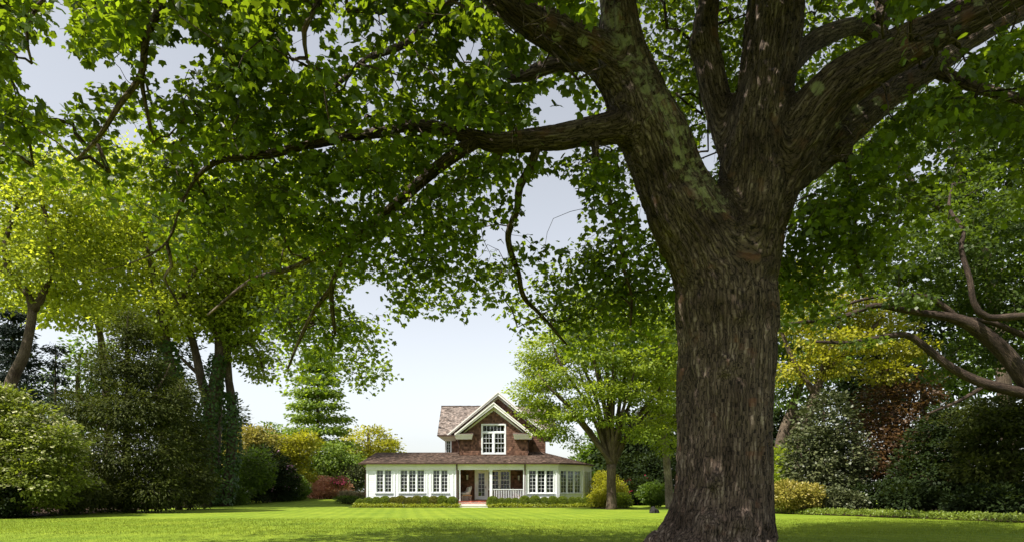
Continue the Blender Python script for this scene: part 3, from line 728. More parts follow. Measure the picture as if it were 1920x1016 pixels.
# wall lanterns
def lantern(x, z):
    y = DP - 0.16
    l = part('wall_lantern', MB().box(x - 0.05, x + 0.05, DP - 0.05, DP - 0.012, z - 0.10, z + 0.14).beam((x, DP - 0.03, z + 0.10), (x, y, z + 0.26), 0.02, 0.02)
             .prism([(x - 0.10, y - 0.10, z + 0.17), (x + 0.10, y - 0.10, z + 0.17), (x + 0.10, y + 0.10, z + 0.17), (x - 0.10, y + 0.10, z + 0.17)], (0, 0, 0.03))
             .hexa([(x - 0.09, y - 0.09, z + 0.2), (x + 0.09, y - 0.09, z + 0.2), (x - 0.09, y + 0.09, z + 0.2), (x + 0.09, y + 0.09, z + 0.2), (x - 0.02, y - 0.02, z + 0.29), (x + 0.02, y - 0.02, z + 0.29), (x - 0.02, y + 0.02, z + 0.29), (x + 0.02, y + 0.02, z + 0.29)])
             .box(x - 0.075, x + 0.075, y - 0.075, y + 0.075, z - 0.22, z - 0.19)
             .beam((x - 0.09, y - 0.09, z + 0.17), (x - 0.07, y - 0.07, z - 0.2), 0.014, 0.014).beam((x + 0.09, y - 0.09, z + 0.17), (x + 0.07, y - 0.07, z - 0.2), 0.014, 0.014)
             .beam((x - 0.09, y + 0.09, z + 0.17), (x - 0.07, y + 0.07, z - 0.2), 0.014, 0.014).beam((x + 0.09, y + 0.09, z + 0.17), (x + 0.07, y + 0.07, z - 0.2), 0.014, 0.014).mesh('lantern', M['iron']), house)
    part('lamp_glass', MB().hexa([(x - 0.055, y - 0.055, z - 0.185), (x + 0.055, y - 0.055, z - 0.185), (x - 0.055, y + 0.055, z - 0.185), (x + 0.055, y + 0.055, z - 0.185), (x - 0.075, y - 0.075, z + 0.165), (x + 0.075, y - 0.075, z + 0.165), (x - 0.075, y + 0.075, z + 0.165), (x + 0.075, y + 0.075, z + 0.165)]).mesh('lamp_glass', M['frost']), l)
lantern(hx(876.5, DP), hz(894, DP)); lantern(hx(972.5, DP), hz(895, DP))

# --- right bay: three faces that turn away
bay = [np.array((px1, DF)), np.array((hx(1046), DF))]
for ang, L_ in ((35, 2.5), (70, 2.5), (105, 2.2)):
    bay.append(bay[-1] + L_ * np.array((math.cos(math.radians(ang)), math.sin(math.radians(ang)))))
bw = MB(); angs = (0, 35, 70, 105); fz = MB(); bzb, bzt = hz(923.5), hz(881)
for k in range(4):
    p, q = bay[k], bay[k + 1]; Lf = np.linalg.norm(q - p); Mx = Mrot((p[0], p[1], 0), math.radians(angs[k]))
    if k == 0: h = (hx(991.5) - p[0], hx(1038) - p[0])
    else: h = (0.27, Lf - 0.27)
    holes = [(h[0], h[1], bzb, bzt)] if k < 3 else []
    wall_boxes(bw, 0, Lf, 0.0, ZW, 0.0, 0.14, holes, Mx)
    fz.box(-0.015 * (k > 0), Lf + 0.015, -0.05, 0.14, ZW + 0.002 * k, ZE - 0.02, Mx)
    if k < 3:
        window(h[0], h[1], bzb, bzt, 3, 2, 6, Mx, casing=0.08)
    if k > 0: part('pilaster', MB().box(-0.13, 0.13, -0.05, 0.1, 0, ZW - 0.003, Mrot((p[0], p[1], 0), math.radians(angs[k] - 17.5))).mesh('pilaster', M['white']), house)
    mbc = MB(); z = 0.12
    while z < bzb - 0.12:
        mbc.hexa([(0.1, -0.013, z), (Lf - 0.1, -0.013, z), (0.1, 0, z), (Lf - 0.1, 0, z), (0.1, -0.006, z + 0.135), (Lf - 0.1, -0.006, z + 0.135), (0.1, 0, z + 0.135), (Lf - 0.1, 0, z + 0.135)], Mx); z += 0.135
    o = part('clapboards', mbc.mesh('bay_clapboards', M['white']), house); o['kind'] = 'stuff'
bw.box(px1, px1 + 0.1, DF + 0.14, 57.5, 0, ZW); bw.box(px1, 6.4, 57.5, 57.6, 0, ZW)
part('bay_wall', bw.mesh('bay_wall', M['white']), house); part('frieze', fz.mesh('bay_frieze', M['trim']), house)
flo = [(px1 + 0.1, DF + 0.14)] + [tuple(b) for b in bay[1:]] + [(px1 + 0.1, 57.4)]
cen = np.mean(np.array(flo), axis=0); flo = [tuple(cen + (np.array(f) - cen) * 0.94) for f in flo]
part('floor', MB().prism([(x, y, 0.02) for x, y in flo], (0, 0, 0.38)).mesh('bay_floor', M['room']), house)
part('ceiling', MB().prism([(x, y, ZW - 0.03) for x, y in flo], (0, 0, 0.06)).mesh('bay_ceiling', M['room']), house)

# --- low roof over wing, porch and bay
ov = 0.22; ye = DF - ov; sl = 0.253
ex0 = hx(674, ye); ze = ZE
apx = np.array((2.3, 55.3, ze + sl * (55.3 - ye)))
rid0 = np.array((-10.95, 54.9, ze + sl * (54.9 - ye))); back0 = np.array((ex0, 59.1, ze))
eb = []
for k in range(1, 5):                               # eave corners of the bay
    n0 = math.radians(angs[k - 1] - 90); n1 = math.radians(angs[k] - 90) if k < 4 else n0
    m = np.array((math.cos(n0) + math.cos(n1), math.sin(n0) + math.sin(n1))); m /= np.linalg.norm(m)
    eb.append(np.array((*(bay[k] + m * ov / max(0.6, math.cos((n1 - n0) / 2))), ze)))
E0 = np.array((ex0, ye, ze))
planes = [[E0, eb[0], apx, np.array((-10.95, 55.3, apx[2])) * 0 + rid0]]
planes += [[eb[k], eb[k + 1], apx] for k in range(3)]
planes += [[back0, E0, rid0], [np.array((-3.5, 59.1, ze)), back0, rid0, np.array((-3.5, 54.9, rid0[2]))]]
rs = MB(); slab = MB()
for pl in planes:
    pl = [np.asarray(p, float) for p in pl]; e = pl[1] - pl[0]; nn = np.cross(e, pl[2] - pl[0]); nn /= np.linalg.norm(nn)
    if nn[2] < 0: nn = -nn
    upv = np.cross(nn, e); upv /= np.linalg.norm(upv)
    slab.prism([p - nn * 0.02 for p in pl], -nn * 0.07)
    shingles(rs, pl, upv, nn, 0.165, 0.10, 0.24, 0.022)
rf = part('roof', slab.mesh('low_roof', M['roof']), house)
o = part('roof_shingles', rs.mesh('low_roof_shingles', M['roof']), rf); o['kind'] = 'stuff'
part('soffit', MB().box(ex0 + 0.03, eb[0][0], ye + 0.03, DF - 0.04, ZE - 0.105, ZE - 0.095).mesh('soffit', M['trim']), house)
gut = MB(); path = [back0 + (0.0, 0, 0), E0] + eb
for a, b in zip(path[:-1], path[1:]):
    d = (b - a) / np.linalg.norm(b - a); nx = np.array((d[1], -d[0], 0))
    gut.beam(a + nx * 0.05 + (0, 0, -0.05) - d * 0.03, b + nx * 0.05 + (0, 0, -0.05) + d * 0.03, 0.11, 0.10)
part('gutter', gut.mesh('gutter', M['copper']), house)
def downspout(pts, r=0.045):
    V, F, T, _ = tube(pts, [r] * len(pts), 8, 0.15); part('downspout', npmesh('downspout', V, [F, T], M['copper'], True), house)
for px in (856.7, 984.2): x = hx(px); downspout([(x, ye + 0.05, ZE - 0.1), (x, ye + 0.06, ZE - 0.2), (x, DF - 0.12, ZE - 0.42), (x, DF - 0.12, 1.5), (x, DF - 0.12, 0.05)])
xl = wl_x0 - 0.08; downspout([(ex0 + 0.15, ye + 0.2, ZE - 0.1), (ex0 + 0.15, ye + 0.22, ZE - 0.2), (xl, DF + 0.05, ZE - 0.6), (xl, DF + 0.05, 1.5), (xl, DF + 0.05, 0.05)])

# --- upper storey: main body with a ridge across, front gable and a bigger gable behind it
def gable(xc, D, half, zfoot, zapex, depth, name, wall_x0, wall_x1, zwall, rake=0.26, frieze=0.20, wallD=None, holes=()):
    """roof slabs, white rake boards and shingled gable wall of one front gable"""
    wd = wallD or D + 0.40; s = (zapex - zfoot) / half; th = math.atan(s)
    L = np.array((xc - half, D, zfoot)); R = np.array((xc + half, D, zfoot)); A = np.array((xc, D, zapex))
    sl_ = MB(); rb = MB(); ss = MB()
    for foot, sgn in ((L, -1), (R, 1)):
        e = A - foot; nn = np.array((sgn * math.sin(th), 0, math.cos(th)))
        sl_.prism([foot, A, A - nn * 0.10 / 1, foot - nn * 0.10], (0, depth, 0))
        up = e / np.linalg.norm(e)
        q = [foot + nn * 0.004 + (0, depth, 0), foot + nn * 0.004, A + nn * 0.004, A + nn * 0.004 + (0, depth, 0)]
        if sgn > 0: q = [q[1], q[0], q[3], q[2]]
        shingles(ss, q, up, nn, 0.17, 0.1, 0.22, 0.02)
        # rake board with crown moulding in front, frieze board on the wall below the soffit
        v = np.array((0, 0, 1.0)) / math.cos(th)
        rb.prism([foot - nn * 0.0, A - (0, 0, 0), A - v * rake, foot - v * rake * 0.55 + np.array((-sgn * 0.02, 0, 0))], (0, -0.045, 0))
        rb.prism([foot + np.array((sgn * 0.03, -0.045, 0.012)), A + np.array((0, -0.045, 0.012)), A + np.array((0, -0.045, 0.012)) - v * 0.09, foot + np.array((sgn * 0.03, -0.045, 0.012)) - v * 0.09], (0, -0.05, 0))
        rb.prism([foot - v * 0.12, A - v * 0.12, A - v * 0.14, foot - v * 0.14], (0, wd - D, 0))
        f0 = foot + np.array((-sgn * 0.10, wd - D - 0.03, 0.0)); a0 = A + np.array((0, wd - D - 0.03, 0))
        rb.prism([f0 - v * (rake - 0.02), a0 - v * (rake - 0.02), a0 - v * (rake + frieze), f0 - v * (rake * 0.6 + frieze * 0.4)], (0, 0.03, 0))
    r = part('gable_roof', sl_.mesh(name, M['roof_grey']), house)
    o = part('roof_shingles', ss.mesh(name + '_shingles', M['roof_grey']), r); o['kind'] = 'stuff'
    part('rake_boards', rb.mesh(name + '_rakes', M['trim']), r)
    # wall
    zr = lambda x: zapex - s * abs(x - xc) - 0.12
    poly = [(wall_x0, wd, zwall), (wall_x1, wd, zwall), (wall_x1, wd, zr(wall_x1)), (xc, wd, zr(xc)), (wall_x0, wd, zr(wall_x0))]
    return poly, wd
def ext_wall_with_hole(mb, poly, wd, hole):
    x0, x1 = poly[0][0], poly[1][0]; z0 = poly[0][2]; ap = poly[3]; zl, zr = poly[4][2], poly[2][2]
    ztop = lambda x: (zl + (ap[2] - zl) * (x - x0) / (ap[0] - x0)) if x < ap[0] else (zr + (ap[2] - zr) * (x1 - x) / (x1 - ap[0]))
    xs = sorted({x0, x1, ap[0]} | ({hole[0], hole[1]} if hole else set()))
    for a, b in zip(xs[:-1], xs[1:]):
        if hole and a >= hole[0] - 1e-6 and b <= hole[1] + 1e-6:
            mb.box(a, b, wd, wd + 0.12, z0, hole[2]); mb.prism([(a, wd, hole[3]), (b, wd, hole[3]), (b, wd, ztop(b)), (a, wd, ztop(a))], (0, 0.12, 0))
        else: mb.prism([(a, wd, z0), (b, wd, z0), (b, wd, ztop(b)), (a, wd, ztop(a))], (0, 0.12, 0))
DG = 53.75
gx0, gx1 = hx(860.8, DG), hx(989.5, DG)
D1 = 53.3
polyA, wdA = gable(hx(925.6, D1), D1, hx(997.5, D1) - hx(925.6, D1) + 0.02, hz(813, D1), hz(753.5, D1), 3.0, 'front_gable', gx0, gx1, 3.6, wallD=DG)
win_h = (hx(905, DG), hx(946, DG), hz(848.5, DG), hz(796.5, DG))
mb = MB(); ext_wall_with_hole(mb, polyA, DG, win_h)
mb.box(gx0, gx0 + 0.12, DG + 0.12, 56, 3.6, polyA[4][2]); mb.box(gx1 - 0.12, gx1, DG + 0.12, 56, 3.6, polyA[2][2])
mb.box(gx0 + 0.12, gx1 - 0.12, DG + 2.6, DG + 2.7, 3.6, 7.0); mb.box(gx0 + 0.12, gx1 - 0.12, DG + 0.12, DG + 2.6, 3.75, 3.85)
part('upper_wall', mb.mesh('upper_wall', M['brownwall']), house)
sh = MB(); hh = [(win_h[0] - gx0 - 0.06, win_h[1] - gx0 + 0.06, win_h[2] - 3.6 - 0.06, win_h[3] - 3.6 + 0.06)]
shingles(sh, polyA, (0, 0, 1), (0, -1, 0), 0.16, 0.10, 0.21, 0.016, hh)
o = part('wall_shingles', sh.mesh('front_gable_shingles', M['shingle']), house); o['kind'] = 'stuff'
MG = (np.eye(3), np.array((0, DG, 0.0)))
window(win_h[0], win_h[1], win_h[2], win_h[3], 2, 3, 4, MG, casing=0.11, sill=False, double_hung=True, mull=0.16, transom=hz(811.5, DG))
# cornice returns at the foot of the front gable
for a, b in ((852.8, 886), (962.8, 998.5)):
    xa, xb = hx(a, D1), hx(b, D1); zt_, zb_ = hz(813.3, D1), hz(822.5, D1)
    m = MB(); q = 0.07
    m.hexa([(xa + q, D1 + 0.12, zb_), (xb - q, D1 + 0.12, zb_), (xa + q, DG + 0.1, zb_), (xb - q, DG + 0.1, zb_), (xa, D1, zt_ - 0.06), (xb, D1, zt_ - 0.06), (xa, DG + 0.1, zt_ - 0.06), (xb, DG + 0.1, zt_ - 0.06)])
    m.box(xa - 0.03, xb + 0.03, D1 - 0.05, DG + 0.1, zt_ - 0.06, zt_)
    cr = part('cornice_return', m.mesh('cornice_return', M['trim']), house)
    part('cap', MB().hexa([(xa - 0.05, D1 - 0.07, zt_ + 0.002), (xb + 0.05, D1 - 0.07, zt_ + 0.002), (xa - 0.05, DG, zt_ + 0.002), (xb + 0.05, DG, zt_ + 0.002), (xa - 0.05, D1 - 0.07, zt_ + 0.03), (xb + 0.05, D1 - 0.07, zt_ + 0.03), (xa - 0.05, DG - 0.002, zt_ + 0.17), (xb + 0.05, DG - 0.002, zt_ + 0.17)]).mesh('return_cap', M['roof']), cr)
D2 = 55.1; DM = 55.6
mx0, mx1 = hx(834.5, DM), hx(1023, DM)
polyB, wdB = gable(hx(934, D2), D2, hx(1028.5, D2) - hx(934, D2), hz(814, D2), hz(733.4, D2), 5.6, 'rear_gable', mx0, mx1, 3.9, wallD=DM, rake=0.24, frieze=0.14)
whB = (mx0 + 0.10, mx0 + 0.46, hz(849, DM), hz(825.5, DM))
mb = MB(); ext_wall_with_hole(mb, polyB, DM, whB)
mb.box(mx0, mx0 + 0.12, DM + 0.12, 61.0, 3.6, hz(815, DM)); mb.box(mx1 - 0.12, mx1, DM + 0.12, 61.0, 3.6, hz(815, DM)); mb.box(mx0, mx1, 61.0, 61.1, 3.6, 5.8)
part('upper_wall', mb.mesh('main_wall', M['brownwall']), house)
sh = MB(); shingles(sh, polyB, (0, 0, 1), (0, -1, 0), 0.16, 0.10, 0.21, 0.016, [(0.0, 0.56, whB[2] - 3.96, whB[3] - 3.84)])
o = part('wall_shingles', sh.mesh('rear_gable_shingles', M['shingle']), house); o['kind'] = 'stuff'
window(whB[0], whB[1], whB[2], whB[3], 1, 2, 4, (np.eye(3), np.array((0, DM, 0.0))), casing=0.07)
# main roof with its ridge across
re0, re1 = hx(819.8, 55.05), 3.6; zr0 = hz(815, 55.05); yr, zr_ = 58.25, hz(761, 58.25)
mr = MB(); ms = MB()
nn = np.array((0, -(zr_ - zr0), yr - 55.05)); nn /= np.linalg.norm(nn)
f_ = [np.array((re0, 55.05, zr0)), np.array((re1, 55.05, zr0)), np.array((re1, yr, zr_)), np.array((re0, yr, zr_))]
nb = nn * np.array((1, -1, 1)); bk_ = [np.array((re1, 61.45, zr0)), np.array((re0, 61.45, zr0)), f_[3], f_[2]]
xg = hx(934, D2) - (hx(1028.5, D2) - hx(934, D2))   # the gable foot: the slope stops at the valley
fl = [f_[0], np.array((xg + 0.12, 55.05, zr0)), np.array((xg + 0.12 + 3.1, yr, zr_)), f_[3]]
mr.prism([p - nn * 0.012 for p in fl], -nn * 0.08); mr.prism([p - nb * 0.012 for p in bk_], -nb * 0.08)
shingles(ms, fl, f_[3] - f_[0], nn, 0.17, 0.1, 0.22, 0.024); shingles(ms, bk_, f_[3] - bk_[1], nb, 0.17, 0.1, 0.22, 0.024)
xr = hx(1028.5, D2); fr_ = [np.array((xr - 0.12, 55.05, zr0)), f_[1], f_[2], np.array((xr - 3.2, yr, zr_))]
mr.prism([p - nn * 0.012 for p in fr_], -nn * 0.08); shingles(ms, fr_, f_[3] - f_[0], nn, 0.17, 0.1, 0.22, 0.024)
r = part('main_roof', mr.mesh('main_roof', M['roof_grey']), house)
o = part('roof_shingles', ms.mesh('main_roof_shingles', M['roof_grey']), r); o['kind'] = 'stuff'
cp = MB(); x = re0
while x < re1: cp.box(x, x + 0.24, yr - 0.10, yr + 0.10, zr_ - 0.03, zr_ + 0.05 + random.uniform(-0.008, 0.008), None, random.uniform(0.1, 0.5)); x += 0.25
part('ridge_cap', cp.mesh('ridge_cap', M['roof_grey']), r)
part('soffit', MB().hexa([(re0 + 0.06, 55.15, zr0 - 0.12), (xg + 0.6, 55.15, zr0 - 0.12), (mx0 - 0.04, DM + 0.02, zr0 - 0.45), (xg + 0.6, DM + 0.02, zr0 - 0.45), (re0 + 0.03, 55.1, zr0 - 0.08), (xg + 0.6, 55.1, zr0 - 0.08), (re0 + 0.06, DM + 0.02, zr0 - 0.08), (xg + 0.6, DM + 0.02, zr0 - 0.08)]).mesh('soffit', M['trim']), house)
part('gable_end', MB().prism([(mx0 + 0.02, 55.7, zr0 - 0.2), (mx0 + 0.02, 61.0, zr0 - 0.2), (mx0 + 0.02, yr, zr_ - 0.15)], (-0.1, 0, 0)).mesh('gable_end', M['brownwall']), house)
part('gutter', MB().box(re0, xg + 0.5, 54.96, 55.06, zr0 - 0.10, zr0 - 0.005).mesh('upper_gutter', M['copper']), house)
def upspout(px, D, xe, ze_):
    x = hx(px, D); downspout([(xe, 55.0, ze_), (xe, 55.0, ze_ - 0.1), (x, D, ze_ - 0.55), (x, D, 4.4), (x, D - 0.05, 4.12)], 0.042)
upspout(859.5, 53.72, hx(853, 55), zr0 - 0.1); upspout(990.8, 53.8, hx(1000, 55), zr0 - 0.1)

# ================================================================== porch chairs
def wicker_chair(name, label, x, y, rz, s=1.0):
    root = empty(name, (x, y, ZF + 0.003)); tag(root, label, 'chair'); root.rotation_euler = (0, 0, rz); root.scale = (s, s, s)
    # curved back and arms: a bent lattice shell
    segs = []
    n = 22
    ang = np.linspace(math.radians(-20), math.radians(200), n)
    top = lambda a: 0.58 + 0.42 * max(0, math.sin(a)) ** 2.2
    for a in ang:
        b = np.array((0.34 * math.cos(a), 0.32 * math.sin(a) * 0.9, 0.40)); t = np.array((0.40 * math.cos(a), 0.40 * math.sin(a), top(a)))
        segs.append(([b, t], [0.012, 0.012]))
    rim = [np.array((0.40 * math.cos(a), 0.40 * math.sin(a), top(a))) for a in ang]
    segs.append((rim, [0.026] * n))
    for f in (0.25, 0.5, 0.75): segs.append(([np.array(((0.34 + 0.06 * f) * math.cos(a), (0.288 + 0.112 * f) * math.sin(a), 0.40 + (top(a) - 0.40) * f)) for a in ang], [0.010] * n))
    def sub(nm, sg, mat, sides=5):
        V = []; F = []; T = []; k = 0
        for p, r in sg:
            v, f, t, _ = tube(p, r, sides, 0.09); V.append(v); F.append(f + k); T.append(t + k); k += len(v)
        return link(nm, npmesh(nm, np.vstack(V), [np.vstack(F), np.vstack(T)], mat, True), root)
    sub('backrest', segs, M['wicker'])
    link('seat_rail', MB().box(-0.36, 0.36, -0.40, 0.30, 0.34, 0.40).mesh('seat_rail', M['wood']), root)
    sk = []
    for x_ in np.linspace(-0.35, 0.35, 13): sk += [([(x_, -0.39, 0.34), (x_ * 0.92, -0.36, 0.0)], [0.011, 0.011])]
    for y_ in np.linspace(-0.36, 0.28, 10):
        for sx in (-1, 1): sk += [([(sx * 0.355, y_, 0.34), (sx * 0.33, y_ * 0.92, 0.0)], [0.011, 0.011])]
    for z_ in (0.03, 0.17): sk += [([(-0.34, -0.375, z_), (0.34, -0.375, z_)], [0.012, 0.012])]
    sub('skirt', sk, M['wicker'], 4)
    for nm, c, r, rot in (('seat_cushion', (0, -0.06, 0.47), (0.33, 0.34, 0.085), 0), ('back_cushion', (0, 0.19, 0.70), (0.29, 0.09, 0.24), -0.2)):
        u = np.linspace(0, 2 * np.pi, 20, endpoint=False); w = np.linspace(-np.pi / 2, np.pi / 2, 11)
        se = lambda t, e: np.sign(t) * np.abs(t) ** e
        V = np.array([(r[0] * se(math.cos(b), 0.5) * se(math.cos(a), 0.45), r[1] * se(math.cos(b), 0.5) * se(math.sin(a), 0.45), r[2] * math.sin(b)) for b in w for a in u])
        if nm == 'back_cushion': V = np.array([(r[0] * se(math.cos(b), 0.5) * se(math.cos(a), 0.45), r[1] * math.sin(b), r[2] * se(math.cos(b), 0.5) * se(math.sin(a), 0.45)) for b in w for a in u])
        cR, sR = math.cos(rot), math.sin(rot); V = V @ np.array(((1, 0, 0), (0, cR, -sR), (0, sR, cR))).T + np.array(c)
        F = np.array([(i * 20 + j, i * 20 + (j + 1) % 20, (i + 1) * 20 + (j + 1) % 20, (i + 1) * 20 + j) for i in range(10) for j in range(20)])
        link(nm, npmesh(nm, V, F, M['cushion'], True), root)
    return root
wicker_chair('wicker_armchair', 'white wicker armchair with cushions left of the porch door', hx(873, 52.1), 52.1, math.radians(-62), 1.12)
wicker_chair('wicker_armchair', 'pale wicker armchair behind the porch railing at its right end', hx(970, 52.3), 52.3, math.radians(60), 0.95)

# ================================================================== THE BIG MAPLE
DT = 13.6
maple = empty('maple_tree', (float(P(1352, 1000, DT)[0]), DT, 0.0))
tag(maple, 'huge old maple with furrowed dark trunk and spreading limbs over the lawn', 'tree')
def px3(L):                                         # (px, py, half width in px[, depth]) -> points, radii
    pts, rad = [], []
    for q in L:
        D = q[3] if len(q) > 3 else DT
        pts.append(P(q[0], q[1], D)); rad.append(q[2] * D / FPX)
    return pts, rad
TR = [(1340, 1044, 108), (1347, 1002, 96), (1354, 950, 90), (1358, 900, 88), (1360, 800, 87), (1362, 700, 88), (1364, 650, 88), (1361, 575, 94)]
LIMB = {
 'L': TR + [(1340, 500, 84), (1297, 420, 72), (1258, 345, 66), (1222, 250, 62, 13.4), (1185, 165, 54, 13.3), (1165, 80, 42, 13.2), (1158, 0, 34, 13.2), (1150, -110, 28, 13.2), (1130, -260, 20, 13.0)],
 'C': TR + [(1382, 500, 80), (1402, 420, 68), (1414, 340, 70), (1422, 250, 60), (1438, 150, 54), (1452, 50, 54, 13.7), (1460, -50, 48, 13.8), (1475, -200, 38, 14.0), (1490, -350, 24, 14.2)],
 'R': TR + [(1385, 500, 72), (1418, 420, 54), (1455, 340, 48, 13.5), (1500, 255, 54, 13.3), (1560, 178, 50, 13.0), (1640, 118, 42, 12.7), (1740, 66, 38, 12.4), (1838, 18, 34, 12.1), (1930, -30, 30, 11.8), (2100, -130, 22, 11.4), (2300, -220, 13, 11.0)],
 'R2': TR + [(1385, 500, 68), (1420, 420, 48), (1466, 345, 40, 13.8), (1535, 280, 44, 14.1), (1592, 236, 38, 14.3), (1656, 184, 28, 14.5), (1740, 131, 23, 14.7), (1838, 62, 20, 15.0), (1925, 18, 17, 15.3), (2080, -50, 12, 15.8), (2250, -110, 8, 16.3)],
 'S': TR + [(1385, 500, 70), (1395, 400, 52), (1385, 300, 34, 13.8), (1352, 215, 27, 14.0), (1332, 130, 27, 14.1), (1322, 70, 24, 14.2), (1328, 0, 21, 14.3), (1336, -90, 18, 14.4), (1320, -240, 12, 14.6)],
 'LU': TR + [(1340, 500, 84), (1297, 420, 72), (1258, 345, 66), (1222, 250, 58, 13.4), (1180, 170, 46, 13.3), (1125, 108, 40, 13.0), (1062, 74, 38, 12.7), (1000, 40, 34, 12.4), (950, 5, 30, 12.1), (900, -38, 26, 11.8), (800, -110, 20, 11.3), (640, -190, 13, 10.8)],
 'H': TR + [(1340, 500, 84), (1297, 420, 72), (1258, 345, 66), (1222, 265, 50, 13.4), (1170, 240, 34, 13.2), (1110, 246, 26, 13.1), (1050, 258, 23, 13.0), (980, 265, 21, 12.9), (930, 268, 21, 12.8), (880, 256, 16, 12.8), (790, 236, 12, 12.7), (700, 250, 11, 12.6), (600, 268, 10, 12.5), (500, 290, 9, 12.4), (400, 306, 8, 12.2), (346, 370, 6, 12.2), (312, 455, 5, 12.3), (240, 495, 3.6, 12.4), (130, 520, 2.2, 12.6)],
}
def flare(p, a):                                    # root buttresses near the ground
    z = p[:, 2:3]; w = np.exp(-np.maximum(z, 0) / 0.42)
    lob = 0.5 + 0.5 * np.cos(5 * a[None] + 0.9 + 0.5 * np.sin(2 * a[None])); left = np.maximum(0, -np.cos(a[None])) * 0
    return 1 + w * (0.02 + 0.26 * lob) + 0.05 * np.exp(-np.abs(z - 2.5)) * np.cos(3 * a[None] + 1)
SK = []                                             # dense skeleton: pos, radius, bark frame, arc
V_, F_, T_ = [], [], []; nv = 0
for kk, (key, L) in enumerate(LIMB.items()):
    pts, rad = px3(L)
    if key in ('H',): cut = 17
    elif key == 'LU': cut = 16
    else: cut = len(pts)
    p, r = smooth_path(pts, rad, 0.08); d, X, Y, arc = frames(p); SK.append((p, r, X, Y, arc, key))
    V, F, T, _ = tube(pts, rad, 28, 0.10, 0.05, kk * 2.7, flare)
    V_.append(V); F_.append(F + nv); T_.append(T + nv); nv += len(V)
for c, r in ((P(1313, 86, 14.1), 0.26), (P(1568, 262, 13.9), 0.40), (P(1390, 588, 12.66), 0.17), (P(1362, 684, 12.66), 0.16), (P(1338, 905, 12.68), 0.15), (P(1388, 978, 12.62), 0.20), (P(1330, 990, 12.64), 0.24), (P(1420, 800, 12.85), 0.12), (P(1270, 1030, 13.4), 0.34)):  # burls and root knees
    u = np.linspace(0, 2 * np.pi, 14, endpoint=False); w = np.linspace(-1.5, 1.5, 9)
    V = np.array([(math.cos(b) * math.cos(a), math.cos(b) * math.sin(a), 1.25 * math.sin(b)) for b in w for a in u]) * r + c
    F = np.array([(i * 14 + j, i * 14 + (j + 1) % 14, (i + 1) * 14 + (j + 1) % 14, (i + 1) * 14 + j) for i in range(8) for j in range(14)])
    T = np.array([(14 - 1 - j, (14 - 2 - j) % 14, 0) for j in range(12)])
    V_.append(V); F_.append(F + nv); nv += len(V)
tmp = bpy.data.objects.new('tmp', npmesh('tmp', np.vstack(V_), [np.vstack(F_), np.vstack(T_)])); COL.objects.link(tmp)
md = tmp.modifiers.new('r', 'REMESH'); md.mode = 'VOXEL'; md.voxel_size = 0.041; md.adaptivity = 0.0
ms_ = tmp.modifiers.new('s', 'SMOOTH'); ms_.factor = 0.6; ms_.iterations = 11
dg = bpy.context.evaluated_depsgraph_get(); te = bpy.data.meshes.new_from_object(tmp.evaluated_get(dg))
n = len(te.vertices); tv = np.zeros(n * 3); te.vertices.foreach_get('co', tv); tv = tv.reshape(-1, 3)
tn = np.zeros(n * 3); te.vertices.foreach_get('normal', tn); tn = tn.reshape(-1, 3)
tf = np.zeros(len(te.polygons) * 4, np.int32)
lt = np.zeros(len(te.polygons), np.int32); te.polygons.foreach_get('loop_total', lt)
tl = np.zeros(len(te.loops), np.int32); te.loops.foreach_get('vertex_index', tl)
bpy.data.objects.remove(tmp); bpy.data.meshes.remove(te)
tf = tl.reshape(-1, 4)
# bark coordinates: along and across the limb that a point belongs to, blended at the forks
from mathutils.kdtree import KDTree
bk3 = np.zeros((n, 3)); wsum = np.zeros(n)
for (p, r, X, Y, arc, key) in SK:
    idx = np.zeros(n, np.int64); best = np.full(n, 1e9)
    for s0 in range(0, len(p), 24):
        dd = ((tv[:, None] - p[None, s0:s0 + 24]) ** 2).sum(2); m = dd.argmin(1); mv = dd[np.arange(n), m]
        u = mv < best; best[u] = mv[u]; idx[u] = m[u] + s0
    off = tv - p[idx]; dist = np.sqrt(best) - r[idx]
    w = np.exp(-np.clip(dist, -0.05, 3) / 0.05) + 1e-12
    q = np.stack([(off * X[idx]).sum(1), (off * Y[idx]).sum(1), arc[idx]], -1)
    bk3 += q * w[:, None]; wsum += w
bk3 /= wsum[:, None]
# furrows: ridged noise stretched along the limb
wob = np.stack([vnoise(tv * 1.7), vnoise(tv * 1.7 + 31), vnoise(tv * 1.7 + 77)], -1) - 0.5
bq = bk3 + wob * np.array((0.16, 0.16, 0.5))
r1 = 1 - np.abs(vnoise(bq * np.array((8.5, 8.5, 1.0)) + 5) - 0.5) * 2
r2 = 1 - np.abs(vnoise(bq * np.array((21, 21, 3.4)) + 19) - 0.5) * 2
lowf = vnoise(tv * 1.1 + 3) - 0.5
rad_here = np.clip(np.hypot(bk3[:, 0], bk3[:, 1]), 0.05, 0.9)
amp = np.clip(rad_here / 0.6, 0.25, 1.0)
base_rough = np.exp(-np.maximum(tv[:, 2], 0) / 0.5)
disp = (-0.075 * np.clip(r1 - 0.62, 0, 1) / 0.38 - 0.026 * np.clip(r2 - 0.6, 0, 1) / 0.4 + 0.06 * lowf) * amp
disp += base_rough * 0.10 * (vnoise(tv * np.array((5, 5, 2.2)) + 40) - 0.5)
tv2 = tv + tn * disp[:, None]
